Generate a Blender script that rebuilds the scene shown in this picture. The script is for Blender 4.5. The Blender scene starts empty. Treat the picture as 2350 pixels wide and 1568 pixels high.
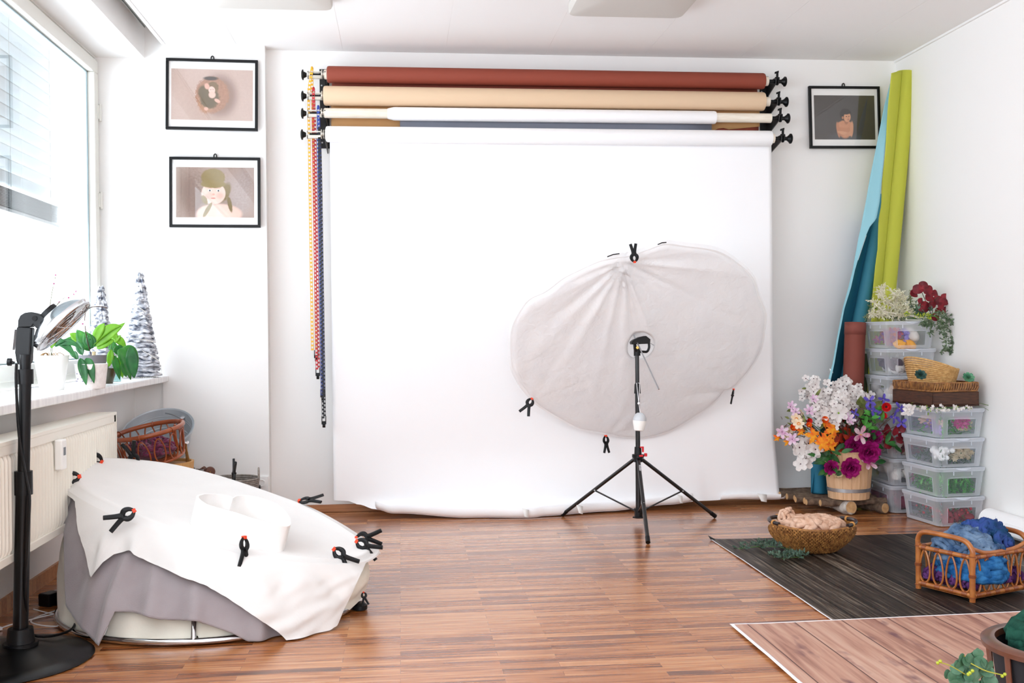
import bpy, bmesh, math, random
from mathutils import Vector, Matrix, Euler, noise
R=random.Random(7)
C=bpy.context.scene.collection
PI=math.pi; sin=math.sin; cos=math.cos
V=Vector
# ---------------------------------------------------------------- camera
YAW,PITCH,ROLL,F=.10474,.00777,-.00978,2438.55
CH=1.09; D=6.614; H=2.833; XR=3.219; XL=-1.58; PY=6.518
def _basis():
    f=V((sin(YAW)*cos(PITCH),cos(YAW)*cos(PITCH),-sin(PITCH))); r=V((cos(YAW),-sin(YAW),0)); u=r.cross(f)
    return cos(ROLL)*r+sin(ROLL)*u, -sin(ROLL)*r+cos(ROLL)*u, f
CR,CU,CF=_basis(); CAMP=V((0,0,CH))
def ray(x,y): return CF+CR*((x-1175)/F)-CU*((y-784)/F)
def at(x,y,Y=None,Z=None,X=None):            # where a measured sight line meets a plane of the room
    d=ray(x,y)
    t=(Y/d.y) if Y is not None else ((Z-CH)/d.z if Z is not None else X/d.x)
    return CAMP+d*t
def onplane(x,y,p0,n):
    d=ray(x,y); return CAMP+d*((p0-CAMP).dot(n)/d.dot(n))
def topx(P):
    d=P-CAMP; z=d.dot(CF); return 1175+F*d.dot(CR)/z, 784-F*d.dot(CU)/z
cam=bpy.data.cameras.new('camera'); cam.sensor_width=36; cam.lens=F/2350*36; cam.clip_end=200
co=bpy.data.objects.new('camera',cam); C.objects.link(co)
m=Matrix((CR,CU,-CF)).transposed().to_4x4(); m.translation=CAMP; co.matrix_world=m
bpy.context.scene.camera=co
cam.dof.use_dof=False
# ---------------------------------------------------------------- mesh builder
def frame(d,up=None):
    d=d.normalized(); u=up or (V((0,0,1)) if abs(d.z)<.95 else V((1,0,0)))
    a=u.cross(d)
    if a.length<1e-6: a=V((1,0,0)).cross(d)
    a.normalize(); return a,d.cross(a)
class MB:
    def __init__(s): s.v=[];s.f=[];s.m=[];s.k=0
    def add(s,vs,fs):
        o=len(s.v); s.v+= [V(q) for q in vs]; s.f+=[tuple(i+o for i in f) for f in fs]; s.m+=[s.k]*len(fs); return s
    def box(s,a,b):
        x0,y0,z0=a;x1,y1,z1=b
        return s.add([(x0,y0,z0),(x1,y0,z0),(x1,y1,z0),(x0,y1,z0),(x0,y0,z1),(x1,y0,z1),(x1,y1,z1),(x0,y1,z1)],[(0,3,2,1),(4,5,6,7),(0,1,5,4),(1,2,6,5),(2,3,7,6),(3,0,4,7)])
    def cbox(s,c,sz,bev=0):
        c=V(c);h=V(sz)/2
        return s.box(c-h,c+h)
    def obox(s,c,ax,ay,az):                  # oriented box, half-axis vectors
        c=V(c);vs=[c+sx*ax+sy*ay+sz*az for sz in(-1,1) for sy in(-1,1) for sx in(-1,1)]
        return s.add(vs,[(0,2,3,1),(4,5,7,6),(0,1,5,4),(2,6,7,3),(0,4,6,2),(1,3,7,5)])
    def tube(s,pts,r,seg=8,closed=False,cap=True,flat=1.0,up=None):
        pts=[V(p) for p in pts];n=len(pts)
        rr=r if isinstance(r,(list,tuple)) else [r]*n
        o=len(s.v); prev=None
        for i,p in enumerate(pts):
            if closed: d=pts[(i+1)%n]-pts[i-1]
            else: d=pts[min(i+1,n-1)]-pts[max(i-1,0)]
            if d.length<1e-9: d=V((0,0,1))
            d.normalize()
            if prev is None: a,b=frame(d,up)
            else:
                a=prev-prev.dot(d)*d
                if a.length<1e-6: a,_=frame(d)
                a.normalize(); b=d.cross(a)
            prev=a
            for j in range(seg):
                t=2*PI*j/seg; s.v.append(p+rr[i]*(cos(t)*a+flat*sin(t)*b))
        fs=[]
        for i in range(n if closed else n-1):
            for j in range(seg):
                A=o+i*seg;B=o+((i+1)%n)*seg;k=(j+1)%seg
                fs.append((A+j,A+k,B+k,B+j))
        if cap and not closed:
            fs.append(tuple(o+j for j in range(seg))[::-1]); fs.append(tuple(o+(n-1)*seg+j for j in range(seg)))
        s.f+=fs; s.m+=[s.k]*len(fs); return s
    def cyl(s,a,b,r,r2=None,seg=20): return s.tube([a,b],[r,r if r2 is None else r2],seg)
    def lathe(s,prof,c=(0,0,0),seg=32,ax=None,sx=1,sy=1,cap=True,rf=None):
        c=V(c)
        if ax is None: a,b,d=V((1,0,0)),V((0,1,0)),V((0,0,1))
        else: d=V(ax).normalized(); a,b=frame(d)
        o=len(s.v);n=len(prof)
        for i,(r,z) in enumerate(prof):
            for j in range(seg):
                t=2*PI*j/seg; q=r+(rf(i,t) if rf else 0)
                s.v.append(c+a*(q*cos(t)*sx)+b*(q*sin(t)*sy)+d*z)
        fs=[(o+i*seg+j,o+i*seg+(j+1)%seg,o+(i+1)*seg+(j+1)%seg,o+(i+1)*seg+j) for i in range(n-1) for j in range(seg)]
        if cap:
            if prof[0][0]>1e-4: fs.append(tuple(o+j for j in range(seg))[::-1])
            if prof[-1][0]>1e-4: fs.append(tuple(o+(n-1)*seg+j for j in range(seg)))
        s.f+=fs; s.m+=[s.k]*len(fs); return s
    def ball(s,c,r,seg=12,sx=1,sy=1,sz=1,rf=None):
        n=max(4,seg//2); return s.lathe([(r*sin(PI*i/n)*(1 if 0<i<n else .001),-r*cos(PI*i/n)*sz) for i in range(n+1)],c,seg,None,sx,sy,False,rf)
    def grid(s,nu,nv,fn,wrap=False,flip=False):
        o=len(s.v)
        for j in range(nv+1):
            for i in range(nu if wrap else nu+1): s.v.append(V(fn(i/nu,j/nv)))
        w=nu if wrap else nu+1; fs=[]
        for j in range(nv):
            for i in range(nu):
                k=(i+1)%w if wrap else i+1
                q=(o+j*w+i,o+j*w+k,o+(j+1)*w+k,o+(j+1)*w+i); fs.append(q[::-1] if flip else q)
        s.f+=fs; s.m+=[s.k]*len(fs); return s
    def prism(s,out,d):                       # outline (3d pts) pushed along d
        n=len(out);d=V(d);o=[V(q) for q in out]
        return s.add(o+[q+d for q in o],[tuple(range(n))[::-1],tuple(range(n,2*n))]+[(i,(i+1)%n,n+(i+1)%n,n+i) for i in range(n)])
    def build(s,name,mats,parent=None,smooth=True,sub=0,solid=0,bev=0,recalc=True,local=False,autosm=40):
        me=bpy.data.meshes.new(name)
        off=V((0,0,0))
        if parent is not None and not local: off=ORG[parent.name]
        org=V((0,0,0))
        if parent is None and not local:
            xs=[q.x for q in s.v];ys=[q.y for q in s.v];zs=[q.z for q in s.v]
            org=V(((min(xs)+max(xs))/2,(min(ys)+max(ys))/2,min(zs)))
            off=org
        me.from_pydata([q-off for q in s.v],[],s.f)
        if not isinstance(mats,(list,tuple)): mats=[mats]
        for q in mats: me.materials.append(q)
        for i,p in enumerate(me.polygons): p.material_index=min(s.m[i],len(mats)-1); p.use_smooth=smooth
        if recalc:
            bm=bmesh.new(); bm.from_mesh(me); bmesh.ops.recalc_face_normals(bm,faces=bm.faces)
            if smooth and autosm:
                lim=math.radians(autosm)
                for e in bm.edges:
                    if len(e.link_faces)==2 and e.calc_face_angle(0)>lim: e.smooth=False
            bm.to_mesh(me); bm.free()
        o=bpy.data.objects.new(name,me); C.objects.link(o); o.location=org; ORG[o.name]=(V(org) if parent is None else V(off))
        if parent is not None: o.parent=parent; o.location=(0,0,0)
        if bev: b=o.modifiers.new('b','BEVEL'); b.width=bev; b.segments=2; b.limit_method='ANGLE'
        if sub: b=o.modifiers.new('s','SUBSURF'); b.levels=sub; b.render_levels=sub
        if solid: b=o.modifiers.new('t','SOLIDIFY'); b.thickness=solid; b.offset=0
        return o
ORG={}
def tag(o,label=None,cat=None,group=None,kind=None):
    if label:o['label']=label
    if cat:o['category']=cat
    if group:o['group']=group
    if kind:o['kind']=kind
    return o
def thing(name,loc,label,cat,group=None):
    o=bpy.data.objects.new(name,None); C.objects.link(o); o.location=loc; o.empty_display_size=.05
    ORG[o.name]=V(loc); return tag(o,label,cat,group)
def one(mb,name,mat,label,cat,group=None,**k): return tag(mb.build(name,mat,**k),label,cat,group)
def struct(mb,name,mat,**k): o=mb.build(name,mat,**k); o['kind']='structure'; return o
def dup(root,M=None,label=None,group=None):
    def cp(o,par):
        c=o.copy(); C.objects.link(c); c.parent=par
        for ch in kids.get(o.name,[]): cp(ch,c)
        return c
    kids={}
    for o in C.objects:
        if o.parent: kids.setdefault(o.parent.name,[]).append(o)
    c=cp(root,None)
    if M is not None: c.matrix_world=M
    if label:c['label']=label
    if group:c['group']=group
    return c
def tab(T,x,c):
    if x<=T[0][0]: return T[0][c]
    for a,b in zip(T,T[1:]):
        if x<=b[0]: return lerp(a[c],b[c],(x-a[0])/(b[0]-a[0]))
    return T[-1][c]
def sm(t): t=max(0,min(1,t)); return t*t*(3-2*t)
def lerp(a,b,t): return a+(b-a)*t
def spline(pts,n=8,closed=False):             # Catmull-Rom
    pts=[V(p) for p in pts];m=len(pts);out=[]
    for i in range(m if closed else m-1):
        if closed: a,b,c,d=pts[i-1],pts[i],pts[(i+1)%m],pts[(i+2)%m]
        else: a,b,c,d=pts[max(i-1,0)],pts[i],pts[i+1],pts[min(i+2,m-1)]
        for k in range(n):
            t=k/n; out.append(.5*((2*b)+(c-a)*t+(2*a-5*b+4*c-d)*t*t+(3*b-a-3*c+d)*t**3))
    if not closed: out.append(pts[-1])
    return out
def ns(p,s=1,seed=0): return noise.noise(V(p)*s+V((seed*7.3,seed*1.9,seed*3.1)))
# ---------------------------------------------------------------- materials
def hexc(h):
    h=h.lstrip('#');c=[int(h[i:i+2],16)/255 for i in(0,2,4)]
    return tuple((x/12.92 if x<=.04045 else((x+.055)/1.055)**2.4) for x in c)+(1,)
MC={}
def newmat(n):
    m=bpy.data.materials.new(n); m.use_nodes=True; t=m.node_tree; b=t.nodes['Principled BSDF']; return m,t,b
def link(t,a,b): t.links.new(a,b)
def mat(name,col,rough=.5,metal=0,noise_amt=0,nscale=20,col2=None,bump=0,bscale=60,stretch=(1,1,1),spec=.5,sub=0,trans=0,sheen=0,bdist=.002,coat=0):
    if name in MC: return MC[name]
    m,t,b=newmat(name); c=hexc(col) if isinstance(col,str) else col
    b.inputs['Base Color'].default_value=c; b.inputs['Roughness'].default_value=rough; b.inputs['Metallic'].default_value=metal
    b.inputs['Specular IOR Level'].default_value=spec
    if coat: b.inputs['Coat Weight'].default_value=coat
    if sheen: b.inputs['Sheen Weight'].default_value=sheen
    if trans:b.inputs['Transmission Weight'].default_value=trans
    if sub: b.inputs['Subsurface Weight'].default_value=sub; b.inputs['Subsurface Scale'].default_value=.02
    if col2 or bump:
        tc=t.nodes.new('ShaderNodeTexCoord'); mp=t.nodes.new('ShaderNodeMapping'); mp.inputs['Scale'].default_value=stretch
        link(t,tc.outputs['Object'],mp.inputs['Vector'])
    if col2:
        n=t.nodes.new('ShaderNodeTexNoise'); n.inputs['Scale'].default_value=nscale; n.inputs['Detail'].default_value=5
        link(t,mp.outputs[0],n.inputs['Vector'])
        r=t.nodes.new('ShaderNodeValToRGB'); r.color_ramp.elements[0].position=.35; r.color_ramp.elements[1].position=.65
        r.color_ramp.elements[0].color=c; r.color_ramp.elements[1].color=hexc(col2)
        link(t,n.outputs['Fac'],r.inputs[0]); link(t,r.outputs[0],b.inputs['Base Color'])
    if bump:
        n=t.nodes.new('ShaderNodeTexNoise'); n.inputs['Scale'].default_value=bscale; n.inputs['Detail'].default_value=4
        link(t,mp.outputs[0],n.inputs['Vector'])
        bu=t.nodes.new('ShaderNodeBump'); bu.inputs['Strength'].default_value=bump; bu.inputs['Distance'].default_value=bdist
        link(t,n.outputs['Fac'],bu.inputs['Height']); link(t,bu.outputs[0],b.inputs['Normal'])
    MC[name]=m; return m
def planks(name,cols,w,l,along='x',gap=.003,gapcol='#2a1c14',rough=.35,grain=1,seed=0,gs=(3,60,1),bump=.1,coat=0,stain=None,spec=.5,cstops=None,bw=.45):
    m,t,b=newmat(name); N=t.nodes
    tc=N.new('ShaderNodeTexCoord'); mp=N.new('ShaderNodeMapping'); link(t,tc.outputs['Object'],mp.inputs[0])
    if along=='y': mp.inputs['Rotation'].default_value=(0,0,PI/2)
    mp.inputs['Location'].default_value=(seed*1.3,seed*.07,0)
    br=N.new('ShaderNodeTexBrick'); br.inputs['Scale'].default_value=1; br.inputs['Brick Width'].default_value=l; br.inputs['Row Height'].default_value=w
    br.inputs['Mortar Size'].default_value=gap; br.inputs['Mortar Smooth'].default_value=.2; br.inputs['Bias'].default_value=0
    br.offset=.37; br.offset_frequency=2
    br.inputs['Color1'].default_value=(0,0,0,1); br.inputs['Color2'].default_value=(1,1,1,1); br.inputs['Mortar'].default_value=(.5,.5,.5,1)
    link(t,mp.outputs[0],br.inputs[0])
    # per-board offset for the grain
    sc=N.new('ShaderNodeVectorMath'); sc.operation='SCALE'; sc.inputs['Scale'].default_value=9.7; link(t,br.outputs['Color'],sc.inputs[0])
    ad=N.new('ShaderNodeVectorMath'); ad.operation='ADD'; link(t,mp.outputs[0],ad.inputs[0]); link(t,sc.outputs[0],ad.inputs[1])
    m2=N.new('ShaderNodeMapping'); m2.inputs['Scale'].default_value=gs; link(t,ad.outputs[0],m2.inputs[0])
    n=N.new('ShaderNodeTexNoise'); n.inputs['Scale'].default_value=1; n.inputs['Detail'].default_value=6; n.inputs['Distortion'].default_value=.6; link(t,m2.outputs[0],n.inputs[0])
    mx=N.new('ShaderNodeMath'); mx.operation='MULTIPLY_ADD'; mx.inputs[1].default_value=bw
    link(t,br.outputs['Color'],mx.inputs[0])
    m3=N.new('ShaderNodeMath'); m3.operation='MULTIPLY'; m3.inputs[1].default_value=(1.2-bw)*grain; link(t,n.outputs['Fac'],m3.inputs[0]); link(t,m3.outputs[0],mx.inputs[2])
    r=N.new('ShaderNodeValToRGB'); e=r.color_ramp.elements
    while len(e)<len(cols): e.new(.5)
    for i,c in enumerate(cols): e[i].position=(cstops[i] if cstops else .15+.7*i/(len(cols)-1)); e[i].color=hexc(c)
    link(t,mx.outputs[0],r.inputs[0]); out=r.outputs[0]
    if stain:
        n2=N.new('ShaderNodeTexNoise'); n2.inputs['Scale'].default_value=stain[1]; n2.inputs['Detail'].default_value=3
        m4=N.new('ShaderNodeMapping'); m4.inputs['Scale'].default_value=(1,2.5,1); link(t,ad.outputs[0],m4.inputs[0]); link(t,m4.outputs[0],n2.inputs[0])
        mr=N.new('ShaderNodeMapRange'); mr.inputs['From Min'].default_value=stain[2]; mr.inputs['From Max'].default_value=stain[2]+.12; link(t,n2.outputs['Fac'],mr.inputs['Value'])
        q=N.new('ShaderNodeMixRGB'); q.inputs[2].default_value=hexc(stain[0]); link(t,mr.outputs[0],q.inputs[0]); link(t,out,q.inputs[1]); out=q.outputs[0]
    g=N.new('ShaderNodeMixRGB'); g.inputs[2].default_value=hexc(gapcol); link(t,br.outputs['Fac'],g.inputs[0]); link(t,out,g.inputs[1])
    link(t,g.outputs[0],b.inputs['Base Color']); b.inputs['Roughness'].default_value=rough; b.inputs['Coat Weight'].default_value=coat; b.inputs['Coat Roughness'].default_value=.25
    b.inputs['Specular IOR Level'].default_value=spec
    if bump:
        bu=N.new('ShaderNodeBump'); bu.inputs['Strength'].default_value=bump; bu.inputs['Distance'].default_value=.001; link(t,n.outputs['Fac'],bu.inputs['Height']); link(t,bu.outputs[0],b.inputs['Normal'])
    return m
def cloth_mat(name,col,col2=None,trans=.0,bump=.25,bscale=90,rough=.85,sheen=.2,wr=0):
    m=mat(name,col,rough,0,col2=col2,nscale=6,bump=bump,bscale=bscale,spec=.2,sheen=sheen)
    if trans:
        t=m.node_tree; b=t.nodes['Principled BSDF']; o=t.nodes['Material Output']
        tr=t.nodes.new('ShaderNodeBsdfTranslucent'); tr.inputs[0].default_value=hexc(col); mx=t.nodes.new('ShaderNodeMixShader'); mx.inputs[0].default_value=trans
        link(t,b.outputs[0],mx.inputs[1]); link(t,tr.outputs[0],mx.inputs[2]); link(t,mx.outputs[0],o.inputs[0])
    return m
def leaf_mat(name,c1,c2,rough=.45,sc=30,trans=.25):
    m=mat(name,c1,rough,0,col2=c2,nscale=sc,spec=.4)
    t=m.node_tree
    if trans and not any(n.type=='BSDF_TRANSLUCENT' for n in t.nodes):
        b=t.nodes['Principled BSDF']; o=t.nodes['Material Output']
        tr=t.nodes.new('ShaderNodeBsdfTranslucent'); mx=t.nodes.new('ShaderNodeMixShader'); mx.inputs[0].default_value=trans
        l=b.inputs['Base Color'].links[0].from_socket; link(t,l,tr.inputs[0])
        link(t,b.outputs[0],mx.inputs[1]); link(t,tr.outputs[0],mx.inputs[2]); link(t,mx.outputs[0],o.inputs[0])
    return m
def plastic(name,fac,col='#f2f4fa',rough=.3):
    if name in MC: return MC[name]
    m,t,b=newmat(name); o=t.nodes['Material Output']
    b.inputs['Base Color'].default_value=hexc(col); b.inputs['Roughness'].default_value=rough
    tr=t.nodes.new('ShaderNodeBsdfTransparent'); tr.inputs[0].default_value=(.97,.98,.99,1)
    mx=t.nodes.new('ShaderNodeMixShader'); mx.inputs[0].default_value=fac
    lw=t.nodes.new('ShaderNodeLayerWeight'); lw.inputs[0].default_value=.5
    ma=t.nodes.new('ShaderNodeMath'); ma.operation='MULTIPLY_ADD'; ma.inputs[1].default_value=.32; ma.inputs[2].default_value=fac; link(t,lw.outputs['Facing'],ma.inputs[0]); link(t,ma.outputs[0],mx.inputs[0])
    link(t,tr.outputs[0],mx.inputs[1]); link(t,b.outputs[0],mx.inputs[2]); link(t,mx.outputs[0],o.inputs[0]); MC[name]=m; return m
def glass(name,refl=1.0,tint=(1,1,1,1)):
    if name in MC: return MC[name]
    m,t,b=newmat(name); o=t.nodes['Material Output']; t.nodes.remove(b)
    tr=t.nodes.new('ShaderNodeBsdfTransparent'); tr.inputs[0].default_value=tint
    g=t.nodes.new('ShaderNodeBsdfGlossy'); g.inputs['Roughness'].default_value=.01
    lw=t.nodes.new('ShaderNodeLayerWeight'); lw.inputs[0].default_value=.5; pw=t.nodes.new('ShaderNodeMath'); pw.operation='POWER'; pw.inputs[1].default_value=5; link(t,lw.outputs['Facing'],pw.inputs[0])
    ma=t.nodes.new('ShaderNodeMath'); ma.operation='MULTIPLY_ADD'; ma.inputs[1].default_value=.9*refl; ma.inputs[2].default_value=.045*refl; link(t,pw.outputs[0],ma.inputs[0])
    mx=t.nodes.new('ShaderNodeMixShader'); link(t,ma.outputs[0],mx.inputs[0])
    link(t,tr.outputs[0],mx.inputs[1]); link(t,g.outputs[0],mx.inputs[2]); link(t,mx.outputs[0],o.inputs[0]); MC[name]=m; return m
def paint(name,base,base2,layers,bn=40):      # a printed picture: soft blobs of colour in the print's own plane (x, z)
    m,t,b=newmat(name); N=t.nodes
    tc=N.new('ShaderNodeTexCoord'); nz=N.new('ShaderNodeTexNoise'); nz.inputs['Scale'].default_value=bn; nz.inputs['Detail'].default_value=6; link(t,tc.outputs['Object'],nz.inputs[0])
    q=N.new('ShaderNodeMixRGB'); q.inputs[1].default_value=hexc(base); q.inputs[2].default_value=hexc(base2); link(t,nz.outputs['Fac'],q.inputs[0]); out=q.outputs[0]
    for (cx,cz,rx,rz,rot,c1,c2,soft,warp) in layers:
        wv=N.new('ShaderNodeVectorMath'); wv.operation='MULTIPLY_ADD'; wv.inputs[1].default_value=(warp,warp,warp); link(t,nz.outputs['Color'],wv.inputs[0]); link(t,tc.outputs['Object'],wv.inputs[2])
        mp=N.new('ShaderNodeMapping'); mp.vector_type='TEXTURE'; mp.inputs['Location'].default_value=(cx+warp*.5,0,cz+warp*.5); mp.inputs['Rotation'].default_value=(0,math.radians(-rot),0); mp.inputs['Scale'].default_value=(rx,1e3,rz)
        link(t,wv.outputs[0],mp.inputs[0])
        ln=N.new('ShaderNodeVectorMath'); ln.operation='LENGTH'; link(t,mp.outputs[0],ln.inputs[0])
        mr=N.new('ShaderNodeMapRange'); mr.inputs['From Min'].default_value=1-soft; mr.inputs['From Max'].default_value=1+soft; mr.inputs['To Min'].default_value=1; mr.inputs['To Max'].default_value=0; mr.interpolation_type='SMOOTHSTEP'; link(t,ln.outputs['Value'],mr.inputs['Value'])
        cc=N.new('ShaderNodeMixRGB'); cc.inputs[1].default_value=hexc(c1); cc.inputs[2].default_value=hexc(c2); link(t,nz.outputs['Fac'],cc.inputs[0])
        x=N.new('ShaderNodeMixRGB'); link(t,mr.outputs[0],x.inputs[0]); link(t,out,x.inputs[1]); link(t,cc.outputs[0],x.inputs[2]); out=x.outputs[0]
    link(t,out,b.inputs['Base Color']); b.inputs['Roughness'].default_value=.4; return m
white=mat('wall_paint','#f1f0ee',.8,bump=.04,bscale=250,spec=.2)
ceilm=mat('ceiling_paint','#f0efee',.75,spec=.2)
black=mat('black_plastic','#08080a',.4,spec=.3)
blackm=mat('black_metal','#0a0a0c',.3,.0,spec=.6)
chrome=mat('chrome','#d5d8dc',.12,1)
steel=mat('brushed_steel','#b9bcc0',.35,1)
orange=mat('orange_rubber','#f0451c',.5)
# ================================================================ the room
XW=-1.76; ZS=.857; YF=-2.6; XB=XR
floor_m=planks('floor_parquet',['#4a2410','#85481f','#ac6a38','#c98f5e'],.048,.52,'x',.0005,'#84522f',.24,1.0,1,(3.2,60,1),.03,coat=.45,bw=.30,cstops=[.30,.47,.62,.84])
struct(MB().box((XL-.3,YF-.2,-.1),(XR+.2,D+.2,0)),'floor',floor_m,smooth=False)
struct(MB().box((XL-.35,D,-.1),(XR+.2,D+.15,3.1)),'wall_back',white,smooth=False)
struct(MB().box((XR,YF-.2,-.1),(XR+.15,D,3.1)),'wall_right',white,smooth=False)
# wall behind the viewer, with a big unseen opening assumed for brightness
f=MB(); f.box((XL-.35,YF-.15,-.1),(XR,YF,.9)).box((XL-.35,YF-.15,2.6),(XR,YF,3.1)).box((XL-.35,YF-.15,.9),(-1.0,YF,2.6)).box((1.6,YF-.15,.9),(XR,YF,2.6))
struct(f,'wall_front',white,smooth=False)
# left wall: parapet below the sill, piers between windows
lw=MB().box((XL-.3,YF,-.1),(XL,D,ZS-.037))
for a,b in((3.62,3.80),(.62,.80),(YF,-2.3)): lw.box((XW-.12,a,ZS-.037),(XW+.01,b,3.1))
lw.box((XW-.12,YF,2.745),(XW-.02,D,3.1)).box((XL-.3,PY+.02,ZS-.037),(-1.41,D,3.1))
struct(lw,'wall_left',white,smooth=False)
struct(MB().box((-1.41,PY,-.1),(-.792,D,3.1)).box((XL-.1,PY+.02,-.1),(-1.41,D,ZS-.037)),'wall_column',white,smooth=False)
# ceiling in 62.5 cm strips with fine joints
cl=MB(); x=-.33-.625*2+.19
edges=[-1.39]+[-.33+.625*k for k in range(-1,6)]+[XR-.012]
for a,b in zip(edges,edges[1:]):
    for y0,y1 in((YF,.6),(.6,3.2),(3.2,5.94),(5.94,D)): cl.box((a+.0012,y0+.0002,H),(b-.0012,y1-.0002,H+.02))
cl.box((-1.39,YF,H+.0015),(XR,D,H+.04)).box((-2.1,YF-.2,3.0),(XR+.2,D+.2,3.1))
struct(cl,'ceiling',ceilm,smooth=False)
struct(MB().box((XR-.014,YF,H-.012),(XR,D,H+.01)),'trim_1',ceilm,smooth=False)
struct(MB().box((XW-.02,YF,2.75),(-1.497,PY+.02,3.05)),'trim_2',white,smooth=False)   # boxed lintel above the windows
struct(MB().box((-1.395,YF,H-.004),(-1.372,PY,3.0)),'trim_3',ceilm,smooth=False)
bbm=planks('baseboard_wood',['#8a5636','#b57c52','#c99468'],.05,2.2,'x',.001,'#6b3f26',.4,1,3,(2,60,60),.03)
struct(MB().box((-.79,D-.014,0),(XR,D,.048)),'baseboard_back',bbm,bev=.003,smooth=False)
struct(MB().box((XL,PY-.0,0),(XL+.014,YF,.06)),'baseboard_left',bbm,smooth=False)
struct(MB().box((XL+.014,PY-.014,0),(-.79,PY,.06)),'baseboard_column',bbm,smooth=False)
# window sill: pale marbled board
sillm=mat('sill_laminate','#f4f3f2',.3,col2='#e2e0e1',nscale=5,stretch=(1,6,1))
sb=MB().box((XW-.0,YF,ZS-.036),(-1.377,PY+.019,ZS)); struct(sb,'window_sill',sillm,bev=.006,smooth=False)
# windows
fr_m=mat('window_frame','#e0dfd8',.4); gas=mat('window_gasket','#8fa0a4',.5)
gl=glass('window_glass')
slat_m=mat('blind_slat','#a2abad',.5); 
def window(n,y0,y1):
    o=struct(MB().box((XW-.09,y0,ZS-.0),(XW-.03,y1,ZS+.05)).box((XW-.09,y0,2.70),(XW-.03,y1,2.745)).box((XW-.09,y0,ZS+.05),(XW-.03,y0+.045,2.70)).box((XW-.09,y1-.045,ZS+.05),(XW-.03,y1,2.70)),f'window_{n}',fr_m,smooth=False,bev=.004)
    a,b,z0,z1=y0+.02,y1-.02,ZS+.035,2.72; w=.075
    s=MB().box((XW-.07,a,z0),(XW,b,z0+w)).box((XW-.07,a,z1-w),(XW,b,z1)).box((XW-.07,a,z0+w),(XW,a+w,z1-w)).box((XW-.07,b-w,z0+w),(XW,b,z1-w))
    sa=s.build('window_sash',fr_m,o,smooth=False,bev=.006)
    g=MB()
    for q0,q1 in(((a+w,z0+w),(b-w,z0+w+.008)),((a+w,z1-w-.008),(b-w,z1-w)),((a+w,z0+w),(a+w+.008,z1-w)),((b-w-.008,z0+w),(b-w,z1-w))): g.box((XW-.047,q0[0],q0[1]),(XW-.040,q1[0],q1[1]))
    g.build('gasket',gas,sa,smooth=False)
    MB().box((XW-.05,a+w-.005,z0+w-.005),(XW-.044,b-w+.005,z1-w+.005)).build('glass_pane',gl,o,smooth=False)
    for z in(1.12,1.9,2.42):
        MB().cyl((XW+.007,b-.003+.012,z-.05),(XW+.007,b+.009,z+.05),.009,seg=10).box((XW-.01,b-.03,z-.04),(XW+.004,b+.02,z+.04)).build('hinge',fr_m,o)
    return o
w1=window(1,3.80,PY+.015); window(2,.80,3.62); window(3,-2.3,.62)
hd=MB().cbox((XW+.008,6.42,1.30),(.016,.03,.07)).cyl((XW+.01,6.42,1.30),(XW+.05,6.42,1.30),.009,seg=12).tube([(XW+.05,6.42,1.31),(XW+.052,6.42,1.27),(XW+.05,6.415,1.18)],[.011,.011,.008],8)
hd.build('window_handle',white,w1)
# external venetian blinds
def blind(y0,y1,zb,lab):
    zt=2.74; X=XW-.21; t=thing('venetian_blind',(X,(y0+y1)/2,zb),lab,'blind')
    s=MB(); z=zt-.05
    def slat(z,tilt,th=.0):
        def fn(u,v):
            a=(v-.5)*.08; c=.006*(1-(2*v-1)**2)
            return (X+a*cos(tilt)+c*sin(tilt),lerp(y0,y1,u),z+a*sin(tilt)*1+c*cos(tilt))
        s.grid(1,6,fn)
    while z>zb+.15: slat(z,.62); z-=.066
    while z>zb+.02: slat(z,.1); z-=.0075
    s.build('slats',slat_m,t,solid=.0007)
    MB().cbox((X,(y0+y1)/2,zb+.008),(.08,y1-y0,.016)).build('bottom_rail',slat_m,t,smooth=False)
    MB().cbox((X,(y0+y1)/2,zt-.01),(.07,y1-y0,.05)).build('head_rail',slat_m,t,smooth=False)
    for k in range(4):
        y=lerp(y0,y1,(k+.5)/4+.06); MB().tube([(X+.03,y+.004*sin(i*1.7),lerp(zb,zt,i/12)) for i in range(13)],.0012,4).build('ladder_cord',mat('cord_grey','#9a9a94',.8),t)
blind(3.9,6.36,1.72,'half-lowered outside venetian blind seen through the far window pane')
# house across the street, glimpsed at the window's upper corner
hb=MB().box((-9.5,9.,0),(-5.5,15,7)); 
fac=mat('facade_render','#cfd0cc',.9)
ho=thing('house',(-7.5,12,-3),'pale neighbouring house behind the far window pane','house')
MB().box((-9.5,10.6,-3),(-5.5,17,3.6)).build('wall',fac,ho,smooth=False)
MB().box((-9.9,10.3,3.6),(-5.2,17.3,3.8)).build('roof',mat('roof_grey','#777b80',.8),ho,smooth=False)
for k in range(3):
    w=MB().box((-5.52,11+1.8*k,1.2),(-5.45,12+1.8*k,2.8)).build('window',fr_m,ho,smooth=False)
    MB().box((-5.46,11.08+1.8*k,1.28),(-5.43,11.92+1.8*k,2.72)).build('pane',mat('far_glass','#6d7780',.1),w,smooth=False)
# curtain track in the ceiling slot
ct=thing('curtain_track',(-1.445,3,2.9),'grey double curtain track in the slot beside the window lintel','curtain rail')
MB().box((-1.47,YF,2.895),(-1.42,6.38,2.93)).build('rail_body',mat('rail_white','#d9d9d6',.5),ct,smooth=False)
for x in(-1.462,-1.447,-1.432): MB().box((x,YF,2.888),(x+.006,6.38,2.895)).build('channel',mat('rail_grey','#70736f',.5),ct,smooth=False)
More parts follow.
